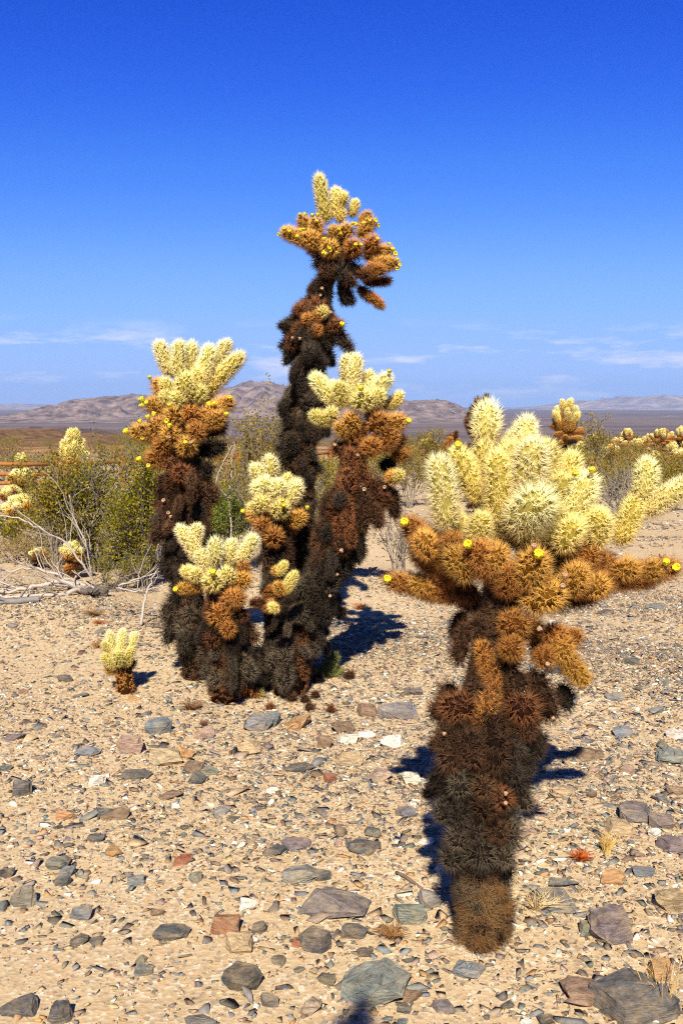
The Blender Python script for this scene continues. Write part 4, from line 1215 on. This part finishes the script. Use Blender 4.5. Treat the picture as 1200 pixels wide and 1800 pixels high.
for i, (px, pb, pt, w, lab) in enumerate([
    (18, 905, 852, 50, 'golden cholla half hidden by the wide low creosote bush'), (92, 930, 884, 44, 'golden cholla below the leafy creosote bush'), (62, 1000, 962, 40, 'tiny golden cholla among dry straw coloured stems'),
    (148, 990, 934, 46, 'golden cholla under the tall green creosote bush'), (205, 985, 930, 44, 'golden cholla in the shade of the dark green creosote bush'), (150, 895, 846, 40, 'golden cholla behind the leafy creosote bush'),
    (262, 1010, 978, 26, 'tiny golden cholla beside the trunk of the golden fingered cactus')]):
    small_cholla(px, pb, pt, w, lab, tone='gold' if i % 2 else 'honey', trunk='umber', seed=200 + i)
FAR_G = 'chollas scattered beyond the garden'
FAR_L = 'distant golden cholla standing in the scrub by the rail fence'
for i, (px, top, w, Y) in enumerate([(1160, 752, 56, 40), (1118, 770, 34, 42), (1040, 760, 34, 44), (1085, 768, 38, 46), (1196, 748, 36, 42), (1135, 786, 30, 36), (1060, 782, 28, 38), (745, 768, 28, 40), (1180, 776, 30, 38),
                                     (70, 812, 24, 34), (-60, 800, 40, 30), (1290, 755, 50, 40), (150, 840, 26, 24), (705, 775, 26, 44), (1022, 772, 30, 36), (1100, 752, 30, 50), (1140, 762, 40, 44), (1175, 758, 34, 48), (1075, 778, 34, 34), (960, 770, 30, 40), (1190, 786, 34, 34), (1150, 792, 30, 30), (760, 775, 26, 38), (1210, 770, 40, 40), (20, 832, 26, 26), (105, 828, 24, 26), (470, 790, 30, 34), (300, 800, 30, 30)]):
    small_cholla(px, 0, top, w, FAR_L, Y=Y, tone='gold' if i % 3 else 'honey', trunk='umber', seed=30 + i, group=FAR_G)

# ------------------------------------------------------------------ shrubs
def grow(mb, p, d, L, r, depth, rnd, leaves, spread=0.5, up=0.25, nb=3, sides=5):
    k = 4
    pts = [p]; q = p.copy(); dd = d.copy()
    for i in range(k):
        dd = dd + np.array((rnd.gauss(0, 0.16), rnd.gauss(0, 0.16), rnd.gauss(0.0, 0.10) + up * 0.12)); dd /= np.linalg.norm(dd)
        q = q + dd * L / k
        pts.append(q.copy())
    V, T = tube(pts, np.linspace(r, r * 0.6, k + 1), sides, False)
    mb.add(V, T)
    if depth == 0:
        leaves.append((pts, dd)); return
    for i in range(nb):
        f = rnd.uniform(0.35, 1.0) if i else 1.0
        b = pts[max(1, int(round(f * k)))]
        nd = dd + np.array((rnd.gauss(0, spread), rnd.gauss(0, spread), rnd.gauss(0.1, spread * 0.6)))
        nd /= np.linalg.norm(nd)
        grow(mb, b, nd, L * rnd.uniform(0.55, 0.85), r * 0.6, depth - 1, rnd, leaves, spread, up, nb, 4 if depth > 1 else 3)

def shrub(name, label, cat, px, Y, top_py, width_px, seed, stems=9, leafy=1.0, leaf=0.012, leafcol=((0.10, 0.13, 0.02), (0.20, 0.21, 0.035)), wood=(0.20, 0.165, 0.13), group=None, depth=3, nb=3, spread=0.45, wr=0.010):
    rnd = random.Random(seed)
    X = (px - 600) / F * Y
    g = np.array((X, Y, float(gz(X, Y))))
    h = P(px, top_py, Y)[2] - g[2]
    w = width_px / F * Y / 2
    root = empty(name, g); tag(root, label, cat, group)
    mb, lv = MB(), []
    for i in range(stems):
        a = i * 2.4 + rnd.uniform(-0.4, 0.4); rad = rnd.uniform(0.1, 0.9)
        tgt = np.array((math.cos(a) * w * rad, math.sin(a) * w * rad, h * (1.0 - 0.35 * rad * rnd.random())))
        d = tgt / np.linalg.norm(tgt)
        L = np.linalg.norm(tgt) * 0.42
        grow(mb, np.array((math.cos(a) * 0.04, math.sin(a) * 0.04, -0.03)), d, L, wr * max(0.6, h), depth, rnd, lv, spread, 0.25, nb)
    # fit into the outline
    V = np.concatenate(mb.V)
    s = np.array((w / max(1e-3, np.percentile(np.abs(V[:, 0]), 97)), w / max(1e-3, np.percentile(np.abs(V[:, 1]), 97)), h / V[:, 2].max()))
    mb.V = [v * s for v in mb.V]
    link('branches', mb.mesh('branches'), M_WOOD, root, wood)['kind'] = 'stuff'
    if leafy > 0:
        rng = np.random.default_rng(seed)
        B = []
        for pts, dd in lv:
            for q in pts[2:]:
                if rnd.random() < 0.42: continue
                for _ in range(max(1, int(leafy * 9))):
                    if rnd.random() < leafy: B.append(q * s)
        B = np.array(B); n = len(B)
        B = B + rng.normal(0, leaf * 1.3, (n, 3))
        D = rng.normal(size=(n, 3)) + np.array((0, 0, 0.5)); D /= np.linalg.norm(D, axis=1)[:, None]
        R = np.cross(D, rng.normal(size=(n, 3))); R /= np.linalg.norm(R, axis=1)[:, None]
        ln = rng.uniform(0.7, 1.3, (n, 1)) * leaf
        V = np.stack([B, B + D * ln * 0.5 + R * ln * 0.28, B + D * ln, B + D * ln * 0.5 - R * ln * 0.28], 1).reshape(-1, 3)
        o = np.arange(n)[:, None] * 4
        T = np.concatenate([o + np.array((0, 1, 2)), o + np.array((0, 2, 3))])
        k = rng.uniform(0, 1, (n, 1))
        c = np.array(leafcol[0]) * (1 - k) + np.array(leafcol[1]) * k
        me = mesh_np('foliage', V, T, False, np.repeat(c, 4, 0))
        link('foliage', me, M_LEAF, root)['kind'] = 'stuff'
    return root

SG = 'desert shrubs around the chollas'
GRN = ((0.035, 0.045, 0.003), (0.29, 0.23, 0.008))
OLV = ((0.06, 0.052, 0.005), (0.34, 0.24, 0.022))
shrub('creosote_bush', 'tall green creosote bush beside the golden fingered cactus', 'shrub', 165, 9.2, 738, 185, 41, 11, 0.9, 0.024, GRN, group=SG, depth=3, nb=4)
shrub('creosote_bush', 'dark green creosote bush crowding the trunk of the golden fingered cactus', 'shrub', 240, 8.5, 800, 120, 42, 11, 0.95, 0.023, GRN, group=SG, depth=3, nb=4)
shrub('creosote_bush', 'slender olive creosote bush rising behind the golden cushion cactus', 'shrub', 462, 8.4, 664, 100, 43, 14, 0.9, 0.022, OLV, group=SG, depth=3, nb=3, spread=0.32)
shrub('creosote_bush', 'low bright green creosote bush behind the golden cushion cactus', 'shrub', 395, 8.9, 838, 110, 44, 9, 1.0, 0.020, ((0.05, 0.09, 0.006), (0.22, 0.24, 0.02)), group=SG, depth=3, nb=4)
shrub('creosote_bush', 'low leafy creosote bush on the ground beside the fallen grey limbs', 'shrub', 198, 8.2, 958, 110, 45, 9, 0.75, 0.018, GRN, group=SG, depth=3, nb=3)
shrub('creosote_bush', 'thin olive creosote bush standing alone against the plain', 'shrub', 1042, 26, 722, 60, 46, 6, 0.8, 0.05, OLV, group=SG, depth=3, nb=3, spread=0.3)
shrub('creosote_bush', 'olive creosote bush behind the leaning cactus', 'shrub', 545, 8.8, 800, 90, 47, 8, 0.9, 0.02, OLV, group=SG, depth=3, nb=3)
shrub('creosote_bush', 'thin grey green bush among the low golden chollas', 'shrub', 80, 10.4, 868, 150, 48, 9, 0.5, 0.02, OLV, group=SG, depth=3, nb=3)
shrub('creosote_bush', 'yellow green bush close behind the rail fence rails and the leaning cactus', 'shrub', 752, 30, 752, 70, 49, 8, 0.9, 0.05, OLV, group=SG, depth=3, nb=3)
shrub('dead_shrub', 'grey leafless shrub beyond the crown of the big cactus', 'shrub', 1090, 13.5, 800, 90, 50, 12, 0, wood=(0.20, 0.17, 0.135), group=SG, depth=2, nb=4, wr=0.014)
shrub('dead_shrub', 'grey leafless shrub behind the leaning cactus', 'shrub', 700, 8.0, 872, 70, 51, 8, 0, wood=(0.20, 0.165, 0.13), group=SG, depth=2, nb=3, wr=0.012)
shrub('dry_bush', 'straw coloured dry bush by the low golden chollas', 'shrub', 60, 10.0, 925, 140, 52, 10, 0.35, 0.012, ((0.30, 0.24, 0.07), (0.42, 0.34, 0.12)), wood=(0.26, 0.19, 0.11), group=SG, depth=3, nb=3)
for i, (px, Y, top, w, lc, lab) in enumerate([
    (330, 12.0, 800, 90, GRN, 'dense green creosote bush behind the golden fingered cactus'),
    (420, 13.5, 812, 110, OLV, 'olive creosote bush behind the pale forked dead branch'),
    (505, 15.0, 805, 80, GRN, 'green creosote bush behind the shaggy trunk of the tallest cactus'),
    (585, 12.5, 838, 90, OLV, 'olive creosote bush behind the neck of the leaning cactus'),
    (720, 17.0, 782, 70, OLV, 'yellowish creosote bush between the leaning cactus and the big cactus'),
    (95, 8.8, 790, 110, OLV, 'olive creosote bush among the low golden chollas under the fence'),
    (60, 10.5, 880, 120, GRN, 'wide low creosote bush around the low golden cholla with amber trunk'),
    (150, 9.2, 842, 120, GRN, 'leafy creosote bush under the golden topped cholla'),
    (255, 8.4, 770, 70, GRN, 'tall narrow creosote bush touching the fruit of the golden fingered cactus'),
    (268, 10.0, 828, 80, OLV, 'olive creosote bush tucked behind the fruit of the golden fingered cactus')]):
    shrub('creosote_bush', lab, 'shrub', px, Y, top, w, 60 + i, 9, 1.0, 0.026, lc, group=SG, depth=3, nb=3)
STRAW = ((0.16, 0.12, 0.03), (0.42, 0.31, 0.09))
shrub('dry_bush', 'straw yellow dry bush behind the tangle of grey limbs', 'shrub', 28, 9.6, 930, 120, 71, 10, 0.45, 0.016, STRAW, wood=(0.22, 0.15, 0.08), group=SG, depth=3, nb=3)
shrub('dry_bush', 'yellow dry bush between the grey limbs and the tall green creosote bush', 'shrub', 105, 9.2, 952, 100, 72, 9, 0.45, 0.016, STRAW, wood=(0.22, 0.15, 0.08), group=SG, depth=3, nb=3)
SCR = 'low scrub beyond the garden'
for i, (px, Y, top, w, lab) in enumerate([(940, 19, 800, 80, 'low olive bush half hidden by the crown of the big cactus'), (1130, 21, 790, 110, 'low spreading olive bush on the flat beyond the grey leafless shrub'),
        (1185, 17, 806, 90, 'low olive bush beside the golden arm of the big cactus')]):
    shrub('desert_scrub', lab, 'shrub', px, Y, top, w, 90 + i, 10, 1.0, 0.035, OLV, group=SG, depth=3, nb=3)
TONES = [(GRN, 'green'), (OLV, 'olive'), (((0.14, 0.08, 0.018), (0.32, 0.18, 0.035)), 'rust brown')]
PROTO = {}
for i in range(170):
    r = random.Random(700 + i)
    Y = r.uniform(17, 62)
    px = r.uniform(-250, 1450) if i % 3 else r.uniform(930, 1250)
    h = r.uniform(0.45, 1.05)
    X = (px - 600) / F * Y
    near = (Y - 24.0) * 25.2 - (X + 8.6) * 24.0 < 0
    ti = r.randrange(3)
    lab = f"low {TONES[ti][1]} scrub bush on the flat {'in front of' if near else 'beyond'} the rail fence"
    key = (ti, r.randrange(4))
    if key not in PROTO:
        base = HORIZON + F * (CAM_H - float(gz(X, Y))) / Y
        o = shrub('desert_scrub', lab, 'shrub', px, Y, base - F / Y, 1.7 * F / Y, 800 + i, 10, 1.0, 0.05, TONES[ti][0], group=SCR, depth=2, nb=3)
        PROTO[key] = o
    else:
        src = PROTO[key]
        o = src.copy(); COL.objects.link(o)
        for ch in src.children:
            c = ch.copy(); COL.objects.link(c); c.parent = o
        o['label'] = lab
    o.location = (X, Y, float(gz(X, Y)))
    w = h * r.uniform(0.8, 1.3)
    o.scale = (w, w, h); o.rotation_euler.z = r.uniform(0, 6.28)

# fallen dead limbs at the foot of the creosote
def branch_obj(parent, base, path, r0, r1, rnd, twigs=6, color=(0.34, 0.29, 0.26)):
    pts = np.array([P(x, y, Y) for x, y, Y in path])
    k = len(path) * 4
    u = np.linspace(0, len(path) - 1, k)
    pts = np.stack([np.interp(u, np.arange(len(path)), pts[:, c]) for c in range(3)], 1)
    pts[1:-1] += np.random.default_rng(int(path[0][0] + 999)).normal(0, r0 * 0.5, pts[1:-1].shape)
    pts[:, 2] = np.maximum(pts[:, 2], gz(pts[:, 0], pts[:, 1]) + r1)
    mb = MB()
    V, T = tube(pts, np.linspace(r0, r1, k), 7)
    mb.add(V - base, T)
    for i in range(twigs):
        j = rnd.randrange(2, k - 1)
        d = pts[j] - pts[j - 1]; d /= np.linalg.norm(d)
        d = d + np.array((rnd.gauss(0, 0.45), rnd.gauss(0, 0.45), abs(rnd.gauss(0, 0.4)))); d /= np.linalg.norm(d)
        lv = []
        grow(mb, pts[j] - base, d, rnd.uniform(0.12, 0.3), r1 * 0.9, 1, rnd, lv, 0.5, 0.1, 2, 4)
    link('branch', mb.mesh('branch', True), M_WOOD, parent, color)

rd = random.Random(61)
base = ground_hit(170, 1046)
lim = tag(empty('dead_limb', base), 'tangle of grey fallen limbs on the sand below the creosote bush', 'dead wood')
Yb = base[1]
branch_obj(lim, base, [(188, 1040, Yb), (150, 1034, Yb), (110, 1024, Yb - 0.05), (60, 1030, Yb - 0.1), (-20, 1042, Yb - 0.2)], 0.022, 0.010, rd, 9)
branch_obj(lim, base, [(160, 1034, Yb), (130, 1040, Yb - 0.15), (100, 1052, Yb - 0.25), (50, 1060, Yb - 0.3), (-20, 1066, Yb - 0.35)], 0.020, 0.009, rd, 9)
branch_obj(lim, base, [(150, 1030, Yb), (110, 1012, Yb + 0.1), (60, 1000, Yb + 0.1), (20, 1002, Yb), (-20, 1006, Yb)], 0.014, 0.006, rd, 9)
branch_obj(lim, base, [(140, 1026, Yb), (95, 1020, Yb + 0.1), (40, 1040, Yb), (-10, 1048, Yb)], 0.010, 0.005, rd, 8)
branch_obj(lim, base, [(190, 1044, Yb), (165, 1040, Yb - 0.05), (140, 1040, Yb - 0.1)], 0.034, 0.026, rd, 2, (0.10, 0.08, 0.07))
branch_obj(lim, base, [(70, 1070, Yb - 0.45), (30, 1066, Yb - 0.5), (-20, 1078, Yb - 0.5)], 0.026, 0.018, rd, 2, (0.16, 0.15, 0.15))
base = ground_hit(250, 1100)
lim = tag(empty('dead_limb', base), 'forked grey dead branch leaning at the black trunk of the fingered cactus', 'dead wood')
Yb = base[1]
branch_obj(lim, base, [(248, 1102, Yb), (253, 1060, Yb + 0.05), (262, 1030, Yb + 0.1), (272, 1008, Yb + 0.1), (290, 990, Yb + 0.1)], 0.010, 0.004, rd, 6)
branch_obj(lim, base, [(205, 1034, Yb + 0.3), (235, 1040, Yb + 0.2), (262, 1036, Yb + 0.1), (285, 1030, Yb)], 0.008, 0.004, rd, 5)
branch_obj(lim, base, [(208, 1030, Yb + 0.3), (240, 1018, Yb + 0.3), (268, 1010, Yb + 0.2)], 0.007, 0.004, rd, 4)
branch_obj(lim, base, [(256, 1098, Yb), (275, 1104, Yb - 0.05), (296, 1106, Yb - 0.1)], 0.008, 0.004, rd, 4, (0.16, 0.12, 0.10))
base = ground_hit(175, 1030)
lim = tag(empty('dead_limb', base), 'long thin arching dead branch in front of the low golden cholla', 'dead wood')
branch_obj(lim, base, [(172, 1034, 8.2), (140, 985, 8.1), (118, 955, 8.1), (70, 928, 8.0), (30, 910, 8.0), (-20, 904, 8.0)], 0.010, 0.005, rd, 8)
branch_obj(lim, base, [(166, 1030, 8.2), (150, 950, 8.1), (128, 905, 8.1), (122, 870, 8.0)], 0.008, 0.004, rd, 6)
base = ground_hit(412, 1010)
lim = tag(empty('dead_limb', base), 'pale forked dead branch standing between the golden cushion and fingered cactus', 'dead wood')
branch_obj(lim, base, [(407, 1016, 8.7), (404, 870, 8.7), (408, 815, 8.7), (405, 800, 8.7), (416, 778, 8.7)], 0.009, 0.005, rd, 3, (0.30, 0.25, 0.22))
branch_obj(lim, base, [(405, 880, 8.7), (378, 850, 8.6), (395, 808, 8.6), (410, 778, 8.6)], 0.007, 0.004, rd, 3, (0.30, 0.25, 0.22))

# ------------------------------------------------------------------ small dry plants
def tuft(name, label, cat, px, py, n, h, spread, color, seed, w=0.0011, curl=0.3):
    rng = np.random.default_rng(seed)
    g = ground_hit(px, py)
    root_loc = g
    mb = MB()
    for i in range(n):
        a = rng.uniform(0, 6.28); L = h * rng.uniform(0.5, 1.1); s = spread * rng.uniform(0.1, 1)
        p = np.array((math.cos(a), math.sin(a), 0)) * rng.uniform(0, 0.15) * h
        pts = [p, p + np.array((math.cos(a) * s * 0.4 * L, math.sin(a) * s * 0.4 * L, 0.5 * L)), p + np.array((math.cos(a + curl) * s * L, math.sin(a + curl) * s * L, 0.9 * L * (1 - 0.3 * s)))]
        V, T = tube(np.array(pts), [w, w * 0.8, w * 0.3], 3, False)
        mb.add(V, T)
    o = link(name, mb.mesh(name), M_GRASS, None, color)
    o.location = g
    return tag(o, label, cat, 'dry little plants on the desert floor')
tuft('dry_grass', 'straw coloured grass tuft beside the little red plant', 'grass tuft', 1066, 1500, 150, 0.075, 0.55, (0.62, 0.42, 0.14), 1)
tuft('dry_plant', 'small rust red dry plant between stones', 'plant', 1020, 1515, 170, 0.045, 1.1, (0.42, 0.09, 0.015), 2, 0.0018)
tuft('dry_plant', 'flat brown dried rosette with grey centre on sand', 'plant', 686, 1650, 150, 0.05, 1.5, (0.27, 0.14, 0.05), 3, 0.0012)
tuft('dry_grass', 'pale tangled dry grass at the foot of the big cactus', 'grass tuft', 942, 1600, 60, 0.085, 1.6, (0.52, 0.38, 0.20), 4, 0.0011, 0.9)
tuft('dry_grass', 'thin yellow grass stalks over the largest dark slab', 'grass tuft', 1165, 1775, 14, 0.22, 0.6, (0.62, 0.42, 0.15), 5, 0.0013)
tuft('dry_plant', 'rusty dry plant in the shade behind the black trunks', 'plant', 632, 1072, 130, 0.07, 1.3, (0.38, 0.14, 0.05), 6, 0.0016)
tuft('dry_plant', 'brown matted dry plant below the low rust trunked cactus', 'plant', 335, 1248, 150, 0.06, 1.7, (0.20, 0.10, 0.05), 7, 0.0016)
tuft('dry_plant', 'brown matted dry plant on the sand below the fallen limbs', 'plant', 165, 1082, 170, 0.06, 2.0, (0.24, 0.13, 0.055), 8, 0.0016)
tuft('dry_plant', 'rust red litter of dry stems near the small golden cactus', 'plant', 175, 1096, 120, 0.03, 2.6, (0.34, 0.11, 0.03), 9, 0.0016)
tuft('dry_plant', 'brown dry plant behind the small golden cactus', 'plant', 170, 1140, 90, 0.06, 0.9, (0.36, 0.19, 0.07), 10, 0.0014)
tuft('dry_plant', 'dark spiky dry seedling on gravel near the pink boulder', 'plant', 358, 1276, 80, 0.035, 1.4, (0.14, 0.06, 0.04), 11, 0.0014)
tuft('dry_plant', 'brown litter of dead spines round the foot of the big cactus', 'plant', 846, 1656, 260, 0.035, 3.2, (0.26, 0.13, 0.05), 12, 0.0009)
# orange dead wood at the foot of the group
g = ground_hit(428, 1226)
mb = MB(); rw = random.Random(4)
for i in range(26):
    a = rw.uniform(0, 6.28); q = rw.uniform(0, 0.085)
    V, T = stone_shape(900 + i, 7, 1.0)
    h = rw.uniform(0.05, 0.12) * (1.2 - q * 7)
    mb.add(V * np.array((rw.uniform(0.02, 0.05), rw.uniform(0.02, 0.04), h * 1.3)) + np.array((math.cos(a) * q, math.sin(a) * q * 0.7, h * 0.4)), T)
o = link('dead_wood', mb.mesh('dead_wood'), M_WOOD, None, (0.40, 0.13, 0.022)); o.location = g
tag(o, 'bright orange rotten stump of dead cactus at the foot of the black trunks', 'dead wood')
# a stick on the sand
def stick(px0, py0, px1, py1, r, label, color):
    a, b = ground_hit(px0, py0), ground_hit(px1, py1)
    pts = np.array([a + (b - a) * t + np.array((0, 0, r + 0.004 * math.sin(t * 5))) for t in np.linspace(0, 1, 7)])
    V, T = tube(pts - a, np.linspace(r, r * 0.7, 7), 7)
    o = link('stick', mesh_np('stick', V, T, True), M_WOOD, None, color); o.location = a
    tag(o, label, 'stick')
stick(696, 1537, 742, 1563, 0.006, 'short brown stick lying beside the shadow of the big cactus', (0.14, 0.09, 0.07))

# ------------------------------------------------------------------ rail fence
M_RAIL = object_color_material('fence_timber', 0.8, 20, 0.35, 0.3)
def fence():
    a, b = np.array((-8.6, 24.0)), np.array((16.6, 48.0))
    L = np.linalg.norm(b - a); d = (b - a) / L
    n0, n1 = -3, 21
    root = empty('rail_fence', (a[0], a[1], float(gz(*a))))
    tag(root, 'low orange brown timber rail fence crossing the desert flat', 'fence')
    base = np.array(root.location)
    pos = []
    for i in range(n0, n1):
        p = a + d * i * 1.9
        pos.append(np.array((p[0], p[1], float(gz(p[0], p[1])))))
    r = random.Random(3)
    for p in pos:
        bm = bmesh.new()
        bmesh.ops.create_cube(bm, size=1)
        bmesh.ops.scale(bm, vec=(0.15, 0.15, 0.98), verts=bm.verts)
        bmesh.ops.bevel(bm, geom=list(bm.edges), offset=0.015, segments=1, affect='EDGES')
        me = bpy.data.meshes.new('post'); bm.to_mesh(me); bm.free()
        o = link('post', me, M_RAIL, root, (0.24, 0.09, 0.022)); o.location = Vector(p - base) + Vector((0, 0, 0.32)); o.rotation_euler.z = 0.77
    for p, q in zip(pos[:-1], pos[1:]):
        for k, z in enumerate((0.18, 0.40, 0.64)):
            V, T = tube(np.array([p + (0, 0, z + r.uniform(-0.02, 0.02)), (p + q) / 2 + (0, 0, z), q + (0, 0, z + r.uniform(-0.02, 0.02))]) - base, [0.045, 0.05, 0.045], 7)
            link('rail', mesh_np('rail', V, T, True), M_RAIL, root, (0.26, 0.10, 0.025))
fence()

# ------------------------------------------------------------------ what casts the shadows at the lower edge: an added cholla and a shrub, unseen behind the camera
r = random.Random(90)
Xb, Yb2 = -0.15, -0.78  # cholla added out of view, in place of a person, for the head shadow
gb = np.array((Xb, Yb2, 0.0))
K = Cholla('cholla_cactus', 'slim dark topped cholla whose tip shades the sand at the path edge', gb, 1.0, 'mid', GRP, r)
pts = np.array([(Xb, Yb2, -0.05), (Xb, Yb2, 1.0), (Xb + 0.02, Yb2, 2.25)])
V, T = tube(pts, [0.06, 0.05, 0.045], 10)
link('trunk', mesh_np('trunk', V - gb, T, True), M_CORE, K.root, CLS['umber'][1])
for i in range(46):
    z = 0.3 + 2.0 * i / 46; a = i * 2.4
    p0 = np.array((Xb, Yb2, z)); L = 0.12 if z < 1.9 else 0.16
    K.joint(p0, p0 + np.array((math.cos(a) * L, math.sin(a) * L, 0.06)), 0.045, 'dark' if z < 1.6 else 'gold')
K.joint((Xb, Yb2, 2.2), (Xb + 0.01, Yb2, 2.66), 0.05, 'gold')
K.joint((Xb, Yb2, 2.25), (Xb + 0.09, Yb2, 2.58), 0.05, 'gold')
K.joint((Xb, Yb2, 2.25), (Xb - 0.05, Yb2, 2.58), 0.05, 'gold')
rb = tag(empty('dead_shrub', (0.80, -0.55, 0)), 'tall bare twiggy shrub whose shadow crosses the largest dark slab', 'shrub', SG)
mb, lv = MB(), []
for i in range(9):
    a = i * 2.4
    d = np.array((math.cos(a) * 0.22, math.sin(a) * 0.22, 1.0)); d /= np.linalg.norm(d)
    grow(mb, np.array((0, 0, 0.0)), d, 1.1, 0.013, 2, rd, lv, 0.28, 0.3, 4)
link('branches', mb.mesh('branches'), M_WOOD, rb, (0.25, 0.2, 0.16))['kind'] = 'stuff'

_zmax = max(v.co.z for v in rb.children[0].data.vertices)
rb.scale = (0.62, 0.8, 2.56 / _zmax)
# ------------------------------------------------------------------ haze over the valley
def haze():
    bm = bmesh.new()
    bmesh.ops.create_cube(bm, size=1)
    me = bpy.data.meshes.new('haze'); bm.to_mesh(me); bm.free()
    m = bpy.data.materials.new('haze_air'); m.use_nodes = True
    n = m.node_tree.nodes; n.clear()
    out = n.new('ShaderNodeOutputMaterial'); v = n.new('ShaderNodeVolumePrincipled')
    v.inputs['Color'].default_value = (0.34, 0.55, 1.0, 1)
    v.inputs['Density'].default_value = 2.4e-5
    v.inputs['Anisotropy'].default_value = 0.0
    m.node_tree.links.new(v.outputs[0], out.inputs['Volume'])
    o = link('haze', me, m)
    o.scale = (100000, 100000, 1200); o.location = (0, 0, 600 - 160)
    tag(o, 'thin blue desert haze', kind='stuff')
haze()
